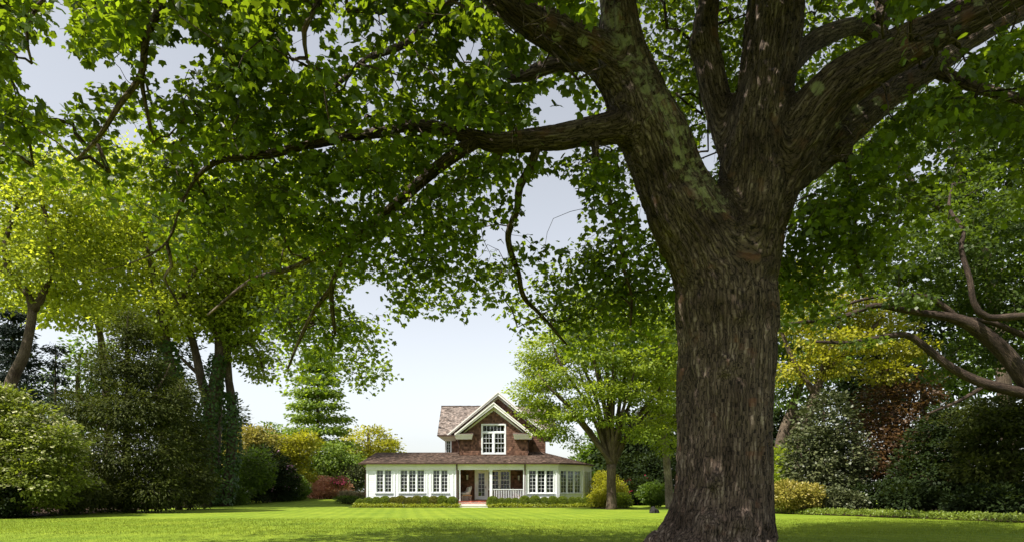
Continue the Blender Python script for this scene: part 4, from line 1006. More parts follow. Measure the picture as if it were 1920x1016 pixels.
# lichen grows on the upper left limb and in some round patches
ppx, ppy = proj(tv2)
lich = 0.60 * np.exp(-(((ppx - (1160 + (ppy - 60) * 0.55)) / 46) ** 2)) * (ppy < 400) * (tn[:, 1] < 0.2)
for lx, ly, lr in ((1533, 167, 17), (1608, 205, 14), (1570, 236, 10), (1645, 190, 12), (1835, 4, 14), (1735, 92, 9), (1766, 66, 8), (1268, 310, 10), (1290, 335, 9), (1045, 70, 12), (1092, 78, 13), (1020, 50, 10)):
    lich = np.maximum(lich, 0.82 * np.exp(-(np.hypot(ppx - lx, ppy - ly) / lr) ** 4) * (tn[:, 1] < 0.3))
tk = part('trunk', npmesh('maple_trunk', tv2, tf, M['bark_maple'], True, {'bark': bk3, 'lichen': lich}), maple)
MNODES = [np.vstack([p[len(p) // 3:] if k in ('L', 'C', 'R', 'R2', 'S') else p[len(p) // 2:] for p, r, X, Y, a, k in SK])[::3]]
BR = [
 [(895, 262, 13, 12.8), (850, 292, 12, 12.9), (800, 332, 11, 13.2), (735, 390, 10, 13.8), (670, 450, 9, 14.5), (645, 490, 7, 15.0), (622, 540, 5.5, 15.6), (628, 625, 3, 16.4)],
 [(622, 540, 5, 15.6), (590, 580, 4, 16.2), (560, 640, 3, 17.0), (540, 690, 2, 17.6)],
 [(1008, 268, 9, 12.9), (996, 312, 8, 13.1), (974, 352, 7.5, 13.5), (970, 392, 6.5, 13.9), (953, 440, 6, 14.4), (957, 470, 5.5, 14.8), (972, 512, 5, 15.3), (982, 556, 4.5, 15.9), (1016, 592, 3.5, 16.5), (1062, 645, 2, 17.4)],
 [(1114, 252, 8, 13.1), (1118, 300, 7, 13.1), (1114, 345, 6, 13.2), (1138, 366, 5, 13.4), (1150, 410, 4.5, 13.7), (1162, 440, 4, 14.0), (1170, 505, 3.2, 14.4), (1184, 555, 2.6, 14.9), (1182, 610, 2, 15.3)],
 [(940, 272, 7, 12.9), (925, 312, 6, 13.1), (872, 340, 5, 13.4), (800, 378, 4.5, 13.8), (745, 412, 3.5, 14.2), (700, 470, 2, 14.8)],
 [(1150, 100, 17, 13.2), (1090, 118, 15, 13.6), (1030, 124, 14, 13.9), (990, 140, 12, 14.1), (951, 145, 10, 14.2)],
 [(640, -190, 13, 10.8), (470, -160, 11, 10.3), (340, -80, 9.5, 9.9), (300, 15, 8.5, 9.8), (273, 78, 7, 9.8), (265, 140, 6, 9.9), (222, 200, 5, 10.1), (185, 258, 4, 10.4), (145, 300, 2.5, 10.8)],
 [(265, 140, 5, 9.9), (268, 170, 4, 10.0), (282, 240, 3, 10.3), (292, 290, 2, 10.6)],
 [(640, -190, 10, 10.8), (560, -80, 7, 11.0), (500, 20, 5.5, 11.2), (470, 78, 5, 11.4), (440, 122, 4, 11.6), (412, 165, 2.5, 11.9)],
 [(900, -38, 12, 11.8), (860, -10, 9, 11.9), (802, 40, 8, 12.0), (760, 82, 7.5, 12.2), (690, 110, 6, 12.5), (652, 142, 5, 12.8), (605, 182, 3.5, 13.2)],
 [(735, 390, 6, 13.8), (660, 445, 6, 14.4), (592, 482, 5.5, 15.0), (540, 505, 5, 15.5), (470, 526, 4, 16.0), (390, 590, 2.5, 16.8)],
 [(312, 455, 4, 12.3), (322, 500, 3, 12.5), (308, 520, 2.5, 12.7), (335, 570, 1.8, 13.0)],
 [(1745, 130, 13, 14.7), (1822, 160, 11, 14.4), (1925, 190, 9, 14.0), (2060, 215, 6, 13.6)],
 [(1470, 135, 22, 13.7), (1515, 86, 18, 14.0), (1560, 62, 16, 14.3), (1610, 50, 15, 14.7), (1645, 66, 13, 15.1), (1655, 20, 12, 15.3), (1640, -50, 10, 15.5), (1660, -180, 7, 15.6)],
 [(1640, 40, 12, 15.1), (1685, 0, 10, 15.4), (1710, -60, 8, 15.6), (1760, -150, 5, 15.9)],
 [(1592, 236, 12, 14.3), (1588, 320, 8, 14.2), (1600, 400, 6, 14.3), (1602, 470, 4, 14.6), (1618, 530, 2.5, 15.0)],
 [(800, -110, 12, 11.3), (640, -60, 8, 9.6), (590, 20, 6, 9.2), (570, 60, 5, 9.2), (575, 110, 3, 9.3)],
 [(300, 15, 5, 9.8), (180, -40, 4, 9.4), (90, -10, 4, 9.2), (50, 60, 3, 9.3), (60, 120, 2, 9.5)],
]
for i, L in enumerate(BR):
    pts, rad = px3(L); part('limb', tube_mesh('maple_limb', pts, rad, M['bark_maple'], sides=10, step=0.22, knob=0.14, seed=i * 5.3), maple)
    p, _ = smooth_path(pts, rad, 0.3); MNODES.append(p)
MNODES = np.vstack(MNODES)
# where the crown is thick or open, in 60 px cells of the photograph
GRID = """64788767765677888775776667887656
63475327762376665777788777887766
42433377763753777678887777776766
54465677788778886356787777766666
65553788798999986556765366776555
44556898899887875357777555677755
11234798888898863257755578865443
00112676688888652167755589864322
00011343367677566788854489753211
00000122788168367899854475321000
00000000589921014888550020000000
00000000379960000000000000000000
00000000002200000000000000000000""".split('\n')
G = np.array([[int(ch) for ch in row] for row in GRID], float); G = np.where(G <= 4, np.maximum(G - 2, 0), G)
def dens(px, py):
    gx = np.clip(px / 60 - 0.5, 0, 30.999); gy = np.clip(py / 60 - 0.5, 0, 11.999)
    i, j = gx.astype(int), gy.astype(int); fx, fy = gx - i, gy - j
    return (G[j, i] * (1 - fx) + G[j, i + 1] * fx) * (1 - fy) + (G[j + 1, i] * (1 - fx) + G[j + 1, i + 1] * fx) * fy
def zunder(py):                                     # height of the crown's underside
    return np.interp(py, [-200, 0, 150, 300, 450, 600, 750], [7.9, 7.3, 6.9, 6.5, 6.0, 5.5, 4.9])
NS = 6600
px = rng.uniform(-260, 2180, NS); py = rng.uniform(-170, 745, NS)
acc = rng.uniform(0, 1, NS) < np.clip((dens(px, py) - 0.4) / 8.4, 0, 1) ** 1.7
acc &= ~(((px < -30) | (px > 1950) | (py < -40)) & (rng.uniform(0, 1, NS) < 0.5))
px, py = px[acc], py[acc]
D = (zunder(py) - CAMH) * FPX / (HY - py); D = D + rng.exponential(2.0, len(px)) * sstep(740, 300, py) + rng.uniform(-0.3, 0.8, len(px))
D = np.clip(D, 8.0, 26); D = np.where(rng.uniform(0, 1, len(px)) < 0.18, D * rng.uniform(0.86, 0.97, len(px)), D)
cen = np.stack([(px - 960) / FPX * D, D, CAMH + (HY - py) / FPX * D], -1)
# keep the front of the trunk clear
tx = np.interp(py, [-100, 0, 150, 250, 350, 450, 550, 1000], [1160, 1150, 1150, 1180, 1215, 1235, 1262, 1262]); tx2 = np.interp(py, [-100, 0, 100, 180, 300, 420, 560, 1000], [1560, 1640, 1660, 1600, 1500, 1470, 1455, 1455])
clear = (px > tx) & (px < tx2) & (D < 14.9) & (py < 470)
D = np.where(clear, rng.uniform(15.2, 19.5, len(D)), D); cen = np.stack([(px - 960) / FPX * D, D, CAMH + (HY - py) / FPX * D], -1)
clear = (px > tx) & (px < tx2) & (D < 14.9)
limb_front = (np.abs(py - (250 + 0 * px)) < 22) & (px > 900) & (px < 1160) & (D < 13.6)
cen = cen[~(clear | limb_front | ((px > 735) & (px < 960) & (py > 590)) | (((px - 690) / 46) ** 2 + ((py - 562) / 30) ** 2 < 1) | (((px - 1036) / 56) ** 2 + ((py - 390) / 64) ** 2 < 1))]
part('branches', multi_tube_mesh('maple_twigs', grow(MNODES, cen, 0.0045, 0.48, 0.035, 0.10, 0.05), M['bark_maple'], 4, 0.5), maple)['kind'] = 'stuff'
per = 40
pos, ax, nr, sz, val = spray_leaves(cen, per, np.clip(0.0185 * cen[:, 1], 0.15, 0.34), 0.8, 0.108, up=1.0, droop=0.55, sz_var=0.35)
qx, qy = proj(pos)
drop = np.zeros(len(pos), bool)                     # the thick limbs carry no leaves of their own: bare along their length
for L in [LIMB[k][6:] for k in ('L', 'LU', 'H', 'R', 'R2', 'C')] + [BR[0][:4], BR[5], BR[6][3:], BR[9], BR[12], BR[13]]:
    for a_, b_ in zip(L[:-1], L[1:]):
        a2, b2 = np.array(a_[:2], float), np.array(b_[:2], float); e = b2 - a2; t = np.clip(((qx - a2[0]) * e[0] + (qy - a2[1]) * e[1]) / (e @ e), 0, 1)
        d2 = np.hypot(qx - a2[0] - t * e[0], qy - a2[1] - t * e[1]); hw = a_[2] + (b_[2] - a_[2]) * t; Dl = (a_[3] if len(a_) > 3 else DT) * (1 - t) + (b_[3] if len(b_) > 3 else DT) * t
        drop |= (d2 < hw * 1.15 + 5) & (pos[:, 1] < Dl + 0.4) & (rng.uniform(0, 1, len(pos)) < np.where(hw > 16, 0.93, np.where(hw > 6, 0.86, 0.5)))
drop |= (qx > 744 + 12 * np.sin(qy * 0.09)) & (qx < 955) & (qy > 598 + 10 * np.sin(qx * 0.11))   # the crown ends here
GAPS = [(690, 562, 44, 28), (112, 40, 26, 48), (78, 118, 50, 42), (216, 128, 42, 32), (318, 116, 46, 32), (237, 260, 20, 28), (330, 45, 14, 14), (352, 62, 14, 12), (104, 212, 12, 14), (565, 84, 34, 52), (618, 42, 18, 14), (742, 150, 15, 28),
        (716, 40, 16, 26), (880, 94, 28, 28), (816, 62, 12, 12), (1030, 198, 42, 28), (1036, 390, 56, 64), (924, 460, 32, 34), (1326, 290, 16, 40), (690, 205, 8, 12), (440, 255, 10, 10), (430, 20, 12, 10)]
for gx_, gy_, ra, rb_ in GAPS:                      # open windows between the boughs
    e = ((qx - gx_) / ra) ** 2 + ((qy - gy_) / rb_) ** 2 + 0.5 * (vnoise(np.stack([qx / 14, qy / 14, 0 * qx], -1)) - 0.5)
    drop |= (e < 1) & (rng.uniform(0, 1, len(pos)) < 0.93)
pos, ax, nr, sz, val, qx, qy = [q[~drop] for q in (pos, ax, nr, sz, val, qx, qy)]
vis = sz / pos[:, 1] * ((qx > 20) & (qx < 1900) & (qy > 20) & (qy < 740))
big = np.argsort(-vis)[:300]; rest = np.ones(len(pos), bool); rest[big] = False
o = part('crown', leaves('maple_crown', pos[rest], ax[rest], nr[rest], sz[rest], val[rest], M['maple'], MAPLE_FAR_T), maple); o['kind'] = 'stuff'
lm = [npmesh('leaf', MAPLE_BIG_T, np.arange(len(MAPLE_BIG_T))[None], M['maple'], False, {'v': np.full(len(MAPLE_BIG_T), t)}) for t in (0.15, 0.35, 0.55, 0.75, 0.95)]
lx, ly, lz = leaf_frames(ax[big], nr[big])
for k, b in enumerate(big):
    o = part('leaf', lm[int(np.clip(val[b] * 5, 0, 4))], maple)
    m = Matrix([[*(lx[k][r_] * sz[b], ly[k][r_] * sz[b], lz[k][r_] * sz[b]), pos[b][r_]] for r_ in range(3)] + [[0, 0, 0, 1]]); o.matrix_basis = m
# the higher crown above the picture, which shades the trunk and the grass
hc, ho = blob_points([((7.0, 13.5, 12.0), np.array((11.5, 9.0, 6.5))), ((0.5, 9.5, 13.0), np.array((5.5, 6.0, 3.6))), ((3.5, 12.0, 14.0), np.array((6.0, 6.5, 3.5)))], 1900, 0.3)
hx_, hy_ = proj(hc); hc = hc[(hc[:, 2] > 7.2) & ((hy_ < -170) | (hc[:, 1] < 2) | (hx_ < -150) | (hx_ > 2080))]
pos, ax, nr, sz, val = spray_leaves(hc, 13, 0.55, 0.5, 0.34, 1.0, 0.4)
o = part('upper_crown', leaves('maple_upper_crown', pos, ax, nr, sz, val, M['maple'], OVAL_T), maple); o['kind'] = 'stuff'

# ================================================================== OTHER TREES
LEFTG = 'tall sunlit trees on the left'
tree('deciduous_tree', 'tall bright green tree with bent bare trunk at the left edge', 45,
     [[(0, 960, 13), (6, 800, 11), (22, 715, 10), (46, 660, 9), (58, 610, 8), (60, 570, 7), (42, 538, 6), (12, 520, 4)], [(62, 580, 8), (78, 555, 7), (95, 500, 6), (90, 420, 4), (60, 330, 3)], [(22, 535, 6), (10, 470, 5), (20, 420, 4), (40, 370, 3)]],
     [B(70, 430, 120, 100, 45, 4), B(-80, 420, 140, 190, 45, 4.5), B(150, 370, 100, 90, 45, 4), B(0, 330, 120, 80, 45, 4), B(90, 520, 90, 50, 45, 3.5)],
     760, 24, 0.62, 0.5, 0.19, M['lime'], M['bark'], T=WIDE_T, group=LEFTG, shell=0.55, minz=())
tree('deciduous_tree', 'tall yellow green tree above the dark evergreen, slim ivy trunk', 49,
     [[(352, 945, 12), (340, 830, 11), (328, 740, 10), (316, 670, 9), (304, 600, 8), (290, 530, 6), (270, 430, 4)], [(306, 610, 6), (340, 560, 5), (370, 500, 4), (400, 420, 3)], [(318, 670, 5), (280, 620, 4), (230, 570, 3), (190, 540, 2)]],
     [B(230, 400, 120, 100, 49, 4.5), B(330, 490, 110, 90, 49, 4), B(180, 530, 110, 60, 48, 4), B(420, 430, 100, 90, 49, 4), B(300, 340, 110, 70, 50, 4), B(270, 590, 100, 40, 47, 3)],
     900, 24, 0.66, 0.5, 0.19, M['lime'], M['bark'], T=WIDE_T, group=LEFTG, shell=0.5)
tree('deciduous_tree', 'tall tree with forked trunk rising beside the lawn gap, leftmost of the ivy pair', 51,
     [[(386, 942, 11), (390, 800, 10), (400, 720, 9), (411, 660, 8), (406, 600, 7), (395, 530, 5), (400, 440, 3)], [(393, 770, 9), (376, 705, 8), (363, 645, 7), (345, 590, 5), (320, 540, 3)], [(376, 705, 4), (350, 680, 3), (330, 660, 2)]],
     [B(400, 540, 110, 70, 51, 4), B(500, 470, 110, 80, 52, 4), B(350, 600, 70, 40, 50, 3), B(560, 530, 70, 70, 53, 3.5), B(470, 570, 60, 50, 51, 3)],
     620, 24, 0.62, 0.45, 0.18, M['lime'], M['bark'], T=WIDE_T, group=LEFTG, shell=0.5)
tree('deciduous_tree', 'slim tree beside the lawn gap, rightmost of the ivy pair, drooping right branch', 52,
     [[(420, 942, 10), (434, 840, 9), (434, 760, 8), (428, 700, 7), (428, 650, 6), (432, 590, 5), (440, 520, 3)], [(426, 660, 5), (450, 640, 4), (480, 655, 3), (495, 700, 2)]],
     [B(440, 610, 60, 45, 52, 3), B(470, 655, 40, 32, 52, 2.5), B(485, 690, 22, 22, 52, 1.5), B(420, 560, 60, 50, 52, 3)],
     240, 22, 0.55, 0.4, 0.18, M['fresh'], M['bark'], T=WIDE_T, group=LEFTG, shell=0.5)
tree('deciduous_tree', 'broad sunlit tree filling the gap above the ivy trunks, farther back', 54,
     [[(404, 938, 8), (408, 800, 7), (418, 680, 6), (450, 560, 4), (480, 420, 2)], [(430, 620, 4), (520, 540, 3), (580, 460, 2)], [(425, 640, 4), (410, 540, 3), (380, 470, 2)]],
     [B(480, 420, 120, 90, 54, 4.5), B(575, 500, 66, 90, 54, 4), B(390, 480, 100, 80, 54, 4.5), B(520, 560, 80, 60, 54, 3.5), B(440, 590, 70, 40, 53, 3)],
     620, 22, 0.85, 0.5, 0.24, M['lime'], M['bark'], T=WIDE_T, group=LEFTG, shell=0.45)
tree('deciduous_tree', 'broad sunlit tree behind the leaning left edge trunk, farther back', 62,
     [[(205, 940, 8), (203, 800, 7), (190, 640, 6), (160, 520, 4), (140, 420, 2)], [(185, 620, 4), (220, 520, 3), (250, 470, 2)], [(180, 600, 4), (90, 540, 3), (30, 480, 2)]],
     [B(140, 420, 130, 90, 62, 4.5), B(40, 500, 110, 90, 62, 4), B(240, 480, 110, 80, 62, 4.5), B(140, 560, 120, 60, 61, 3.5), B(270, 590, 90, 40, 61, 3)],
     680, 22, 0.85, 0.5, 0.28, M['lime'], M['bark'], T=WIDE_T, group=LEFTG, shell=0.45)
def ivy(label, D, line, n):
    pts = [P(q[0], q[1], D) for q in line]; rad = [q[2] * D / FPX for q in line]
    p, r = smooth_path(pts, rad, 0.12); d, X, Y, arc = frames(p)
    k = rng.integers(0, len(p), n); a = rng.uniform(0, 2 * np.pi, n)
    o_ = X[k] * np.cos(a)[:, None] + Y[k] * np.sin(a)[:, None]
    fat = 1.05 + 0.5 * vnoise(p[k] * 1.1)
    pos = p[k] + o_ * (r[k] * fat + rng.uniform(0, 0.09, n))[:, None]
    root = empty('ivy', tuple(p[0])); tag(root, label, 'ivy')
    part('stem', tube_mesh('ivy_stem', p[::8] + np.array((0, -1, 0)) * r[::8, None], np.full(len(p[::8]), 0.03), M['bark'], sides=5, step=0.5), root)
    part('leaves', leaves('ivy_leaves', pos, o_ * 0.5 + np.array((0, 0, -0.8)) + rng.normal(0, 0.3, (n, 3)), o_ + rng.normal(0, 0.35, (n, 3)) + np.array((0, 0, 0.4)), rng.uniform(0.13, 0.22, n), rng.uniform(0, 1, n), M['ivy'], ROUND_T), root)
ivy('dense ivy sheathing the forked trunk left of the lawn gap', 50.9, [(386, 940, 14), (390, 850, 13), (391, 780, 12), (401, 715, 11), (410, 665, 10)], 2600)
ivy('dense ivy sheathing the slim trunk right of the forked one', 51.9, [(420, 940, 14), (433, 850, 13), (434, 790, 11), (430, 735, 9)], 2200)
ivy('ivy covering the slim trunk behind the dark evergreen', 48.8, [(350, 860, 15), (338, 800, 14), (328, 740, 13), (316, 670, 11), (310, 640, 9)], 2000)

def conifer(name, label, px, pyb, pyt, D, halfpx, n, per, rad, size, mat, T=SLIM_T, flat=0.35, power=0.75, bk=None, group=None, droop=0.5, wob=0.15, lay=0, twist=0.6, rmin=0.3):
    base = P(px, pyb, D); base[2] = float(terrain(base[0], base[1])); top = P(px, pyt, D); Hh = top[2] - base[2]; R = halfpx * D / FPX
    root = empty(name, tuple(base)); tag(root, label, 'tree', group)
    part('trunk', tube_mesh('conifer_trunk', [base - (0, 0, 0.2), base + (0, 0, Hh * 0.5), top - (0, 0, 0.15)], [0.014 * Hh + 0.06, 0.010 * Hh, 0.02], bk or M['bark'], sides=8, step=0.6), root)
    t = rng.uniform(0.01, 1, n) ** 1.35
    if lay: t = np.clip((np.floor(t * lay) + rng.normal(0.5, 0.14, n)) / lay, 0.01, 1)
    a = rng.uniform(0, 2 * np.pi, n)
    prof = (1 - t) ** power * (0.78 + 0.22 * np.minimum(1, t / 0.12))
    lump = 1 - wob + 2 * wob * vnoise(np.stack([np.cos(a) * 1.6, np.sin(a) * 1.6, t * Hh * 0.55], -1) + px)
    lump = lump * (0.88 + 0.28 * vnoise(np.stack([np.cos(a) * 5, np.sin(a) * 5, t * Hh * 1.7], -1) + px + 50)) + 0.22 * rng.uniform(0, 1, n) ** 7
    rr = R * prof * lump * (rmin + (1 - rmin) * rng.uniform(0, 1, n) ** 0.5)
    o_ = np.stack([np.cos(a), np.sin(a), np.full(n, -0.25)], -1)
    c = base + np.stack([np.cos(a) * rr, np.sin(a) * rr, t * Hh - rr * 0.10], -1)
    segs = []
    for k in rng.choice(n, min(n, 160), replace=False):
        s0 = base + np.array((0, 0, max(0.2, c[k][2] - base[2] + rr[k] * 0.18)))
        segs.append(([s0, (s0 + c[k]) / 2 + (0, 0, 0.05), c[k]], [0.035, 0.022, 0.008]))
    part('branches', multi_tube_mesh('conifer_branches', segs, bk or M['bark'], 4, 0.6), root)['kind'] = 'stuff'
    pos, ax, nr, sz, val = spray_leaves(c, per, rad, flat, size, 0.9, droop, nrmz(o_) * twist)
    part('crown', leaves('conifer_crown', pos, ax, nr, sz, val, mat, T), root)
    return root
def EB(l, D): return [B(x, y, a, b, D + dz, rd) for x, y, a, b, dz, rd in l]
tree('evergreen_tree', 'broad dark evergreen with ferny sprays, reaching the lawn left of the ivy trunks', 38,
     [[(235, 952, 8), (236, 850, 7), (240, 740, 5), (238, 650, 3), (240, 590, 1.5)], [(236, 850, 3), (180, 780, 2), (150, 740, 1)], [(238, 800, 3), (300, 720, 2), (320, 680, 1)]],
     EB([(240, 625, 34, 44, 0, 1.2), (205, 690, 50, 40, -0.6, 1.6), (275, 695, 46, 38, 0.4, 1.6), (170, 765, 52, 40, 0, 1.8), (245, 765, 66, 44, -1.0, 2.0), (315, 770, 44, 40, 0.6, 1.6), (160, 850, 46, 40, 0, 1.8), (225, 850, 70, 50, -1.4, 2.2), (300, 850, 60, 46, -0.6, 2.0), (190, 915, 70, 36, -1.2, 2.0), (285, 915, 66, 36, -1.2, 2.0), (140, 900, 36, 40, 0, 1.4), (268, 640, 22, 26, 0.5, 0.9)], 38),
     2300, 16, 0.30, 0.30, 0.155, M['yew'], M['bark'], T=SLIM_T, shell=0.55, droop=0.45, tr=0.005)
tree('evergreen_tree', 'lower dark evergreen tucked between the broad evergreen and the ivy trunks', 43,
     [[(335, 950, 7), (336, 850, 5), (338, 760, 3), (338, 720, 1.5)]],
     EB([(340, 745, 26, 40, 0, 1.2), (330, 810, 40, 44, 0, 1.6), (362, 830, 26, 40, 0.3, 1.2), (330, 880, 44, 44, -0.6, 1.6), (368, 900, 30, 40, -0.4, 1.4)], 43),
     800, 16, 0.32, 0.3, 0.16, M['yew'], M['bark'], T=SLIM_T, shell=0.55, droop=0.45, tr=0.005)
conifer('spruce_tree', 'very dark spruce at the left edge behind the round dogwood', 25, 940, 575, 56, 70, 800, 18, 0.5, 0.32, M['spruce'], power=0.7, lay=13)
conifer('spruce_tree', 'small bluish spruce showing against the sky right of the dark spruce', 104, 940, 640, 62, 54, 380, 14, 0.5, 0.30, M['spruce'], power=0.8, lay=11)
conifer('larch_tree', 'tall narrow light green tree with tiered branches left of the house', 596, 934, 650, 76, 84, 1500, 17, 0.55, 0.34, M['cone'], T=OVAL_T, power=0.6, lay=12, wob=0.45, droop=0.3, flat=0.25)
tree('dogwood_tree', 'round dogwood covered in cream bracts by the coiled hose', 31,
     [[(10, 968, 12), (15, 930, 9), (25, 880, 6)], [(14, 935, 7), (50, 890, 5), (80, 850, 3)], [(12, 935, 7), (-40, 890, 5), (-70, 850, 3)]],
     [B(20, 830, 70, 66, 31, 2.2), B(-60, 830, 80, 90, 31, 2.4), B(88, 850, 52, 50, 31, 1.8), B(-20, 785, 70, 50, 31.5, 2.0), B(60, 790, 46, 40, 31.5, 1.8), B(110, 905, 46, 44, 31, 1.6), B(40, 905, 70, 50, 30, 1.8), B(-60, 920, 80, 50, 30, 1.8), B(120, 820, 26, 24, 31, 1.0), B(10, 745, 36, 20, 31.5, 1.2)],
     1000, 20, 0.27, 0.35, 0.12, M['dogwood'], M['bark'], droop=0.25, zmin=0.3, shell=0.6, tr=0.005)
root = bpy.data.objects[[o.name for o in bpy.data.objects if o.name.startswith('dogwood_tree')][-1]]
c, o_ = blob_points([B(20, 830, 70, 66, 31, 2.2), B(-60, 830, 80, 90, 31, 2.4), B(88, 850, 52, 50, 31, 1.8), B(-20, 785, 70, 50, 31.5, 2.0), B(60, 790, 46, 40, 31.5, 1.8), B(110, 905, 46, 44, 31, 1.6), B(40, 905, 70, 50, 30, 1.8), B(-60, 920, 80, 50, 30, 1.8), B(120, 820, 26, 24, 31, 1.0), B(10, 745, 36, 20, 31.5, 1.2)], 900, 0.97)
k = (o_[:, 2] > -0.35) & (c[:, 2] > 1.2); c, o_ = c[k] + o_[k] * 0.14, o_[k]
pos, ax, nr, sz, val = spray_leaves(c, 6, 0.12, 0.3, 0.115, 1.6, 0.0)
part('bracts', leaves('dogwood_bracts', pos, ax, nr, sz, val, M['bract'], ROUND_T), root)['kind'] = 'stuff'

# small tree in front of the right bay: short trunk, fan of stems, tiers of leaf
stems = [(1010, 700), (1035, 640), (1065, 590), (1100, 560), (1130, 555), (1160, 560), (1195, 585), (1230, 640), (1255, 700), (1060, 770), (1225, 765), (1085, 690), (1150, 650), (1190, 690), (1110, 640), (1040, 730)]
wood = [[(1147, 954, 12), (1147, 938, 9.5), (1146, 905, 8.5), (1146, 870, 9)]]
for i, (ex, ey) in enumerate(stems):
    dd = 44 + random.uniform(-2.2, 2.2); mx_ = 1146 + (ex - 1146) * 0.36; my_ = 872 + (ey - 872) * 0.45
    wood.append([(1146 + random.uniform(-5, 5), 874, 5, 44), (mx_, my_, 3.4, 44 * 0.55 + dd * 0.45), (ex * 0.75 + 1146 * 0.25 - (1146 - ex) * 0.1, ey * 0.72 + 872 * 0.28 - 22, 2.2, dd), (ex, ey, 1.2, dd)])
tb = [B(1030, 660, 60, 36, 44, 2.0), B(1000, 735, 40, 26, 43.5, 1.5), B(1045, 705, 55, 24, 43, 1.6), B(1110, 605, 80, 36, 44, 2.2), B(1190, 620, 66, 36, 44, 2.2), B(1235, 690, 48, 32, 44, 2), B(1110, 665, 70, 26, 42.5, 1.8), B(1180, 680, 56, 26, 42.6, 1.6),
      B(1060, 775, 52, 18, 43.5, 1.6), B(1110, 735, 60, 20, 42.2, 1.6), B(1180, 740, 52, 20, 43, 1.6), B(1238, 755, 36, 20, 44, 1.5), B(1010, 690, 36, 20, 45, 1.6), B(1140, 560, 70, 30, 45, 2.2), B(1075, 625, 50, 24, 43, 1.6), B(1220, 590, 56, 34, 45, 2.2), B(1050, 812, 36, 14, 44, 1.2), B(1230, 800, 30, 16, 44.5, 1.2), B(1000, 765, 36, 20, 44, 1.4), B(1090, 770, 46, 18, 42.5, 1.4), B(985, 735, 22, 16, 44, 1.2), B(1160, 790, 40, 14, 43, 1.2), B(1255, 650, 40, 40, 45, 2), B(1022, 768, 34, 18, 45, 1.4), B(1012, 715, 30, 18, 45, 1.4), B(1130, 640, 90, 50, 44, 2.4), B(1160, 710, 80, 36, 44, 2.2), B(1030, 800, 34, 16, 43.5, 1.3), B(1205, 815, 40, 16, 43.5, 1.3), B(1075, 830, 26, 10, 44, 1.0), B(1250, 835, 24, 16, 45, 1.2)]
tree('ornamental_tree', 'light green tiered tree fanning from a short trunk beside the right bay', 44, wood, tb, 1800, 22, 0.36, 0.30, 0.125, M['fresh'], M['bark'], shell=0.5, droop=0.3, wstep=0.6, sides=7, tr=0.004, trmax=0.02)

# right side: limbs of a big tree reaching in from beyond the frame
tree('deciduous_tree', 'tree at the right edge whose long bare limbs reach left over the shrubs', 27,
     [[(2120, 1010, 27.7), (2090, 900, 26.4), (2040, 810, 23.9), (1985, 760, 21.4), (1935, 725, 17.0), (1885, 662, 13.9), (1832, 616, 12.6), (1790, 596, 9.4), (1742, 588, 6.3), (1690, 580, 5.7), (1640, 572, 5.0), (1590, 590, 4.4), (1530, 601, 3.7), (1462, 608, 2.8)],
      [(1990, 768, 13.9), (1922, 738, 10.7), (1850, 720, 9.4), (1790, 692, 8.2), (1742, 656, 6.9), (1700, 628, 5.7), (1650, 633, 5.0), (1590, 642, 3.7), (1530, 640, 2.5)],
      [(2100, 600, 10.0, 26), (2000, 592, 8.8, 26), (1920, 592, 6.9, 26), (1850, 594, 6.3, 26), (1826, 566, 5.7, 26), (1818, 520, 5.0, 26), (1802, 470, 4.4, 26.2), (1806, 430, 3.7, 26.4), (1780, 392, 2.8, 26.8), (1786, 345, 1.6, 27.2)],
      [(2060, 830, 13.9, 27), (2080, 700, 12.6, 26.5), (2100, 600, 10.0, 26), (2120, 400, 6.3, 26)],
      [(1985, 640, 6.3), (1920, 628, 5.7), (1860, 604, 5.0), (1800, 596, 3.7)],
      [(1800, 600, 6.3), (1752, 562, 5.0), (1700, 552, 3.7), (1640, 556, 3.1), (1560, 578, 1.9)],
      [(1850, 720, 5.0), (1800, 750, 3.1), (1740, 775, 1.9)]],
     [B(1720, 480, 130, 70, 28, 2.6), B(1860, 420, 120, 110, 28, 3), B(1900, 560, 90, 60, 28, 2.4), B(1780, 560, 100, 36, 29, 2), B(1850, 660, 90, 34, 29, 1.8), B(1640, 520, 80, 36, 28, 2), B(2020, 500, 130, 160, 28, 3), B(1760, 690, 60, 22, 29, 1.4), B(1560, 588, 70, 14, 26.4, 0.8), B(1485, 606, 36, 12, 26.4, 0.6), B(1600, 648, 60, 12, 26.4, 0.8), B(1700, 558, 60, 12, 26.2, 0.6)],
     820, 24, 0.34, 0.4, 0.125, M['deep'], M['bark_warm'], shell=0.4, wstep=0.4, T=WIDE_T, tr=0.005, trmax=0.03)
RIGHTG = 'trees in the wood on the right'
tree('deciduous_tree', 'golden green maple lit behind the long bare limbs right of the trunk', 42,
     [[(1490, 950, 11), (1500, 850, 9), (1520, 770, 8), (1545, 690, 7), (1570, 610, 5), (1580, 540, 3)], [(1530, 740, 6), (1490, 680, 5), (1465, 620, 3)], [(1540, 700, 5), (1610, 640, 4), (1660, 590, 3)]],
     [B(1590, 560, 90, 30, 42, 2.4), B(1500, 590, 70, 36, 42, 2.4), B(1570, 640, 80, 24, 41, 2), B(1520, 690, 80, 28, 42, 2.2), B(1640, 600, 70, 26, 43, 2), B(1680, 660, 70, 26, 43, 2), B(1480, 520, 70, 40, 43, 2.2), B(1660, 700, 46, 20, 42, 1.8)],
     620, 22, 0.42, 0.3, 0.15, M['golden'], M['bark'], group=RIGHTG, shell=0.5, tr=0.005)
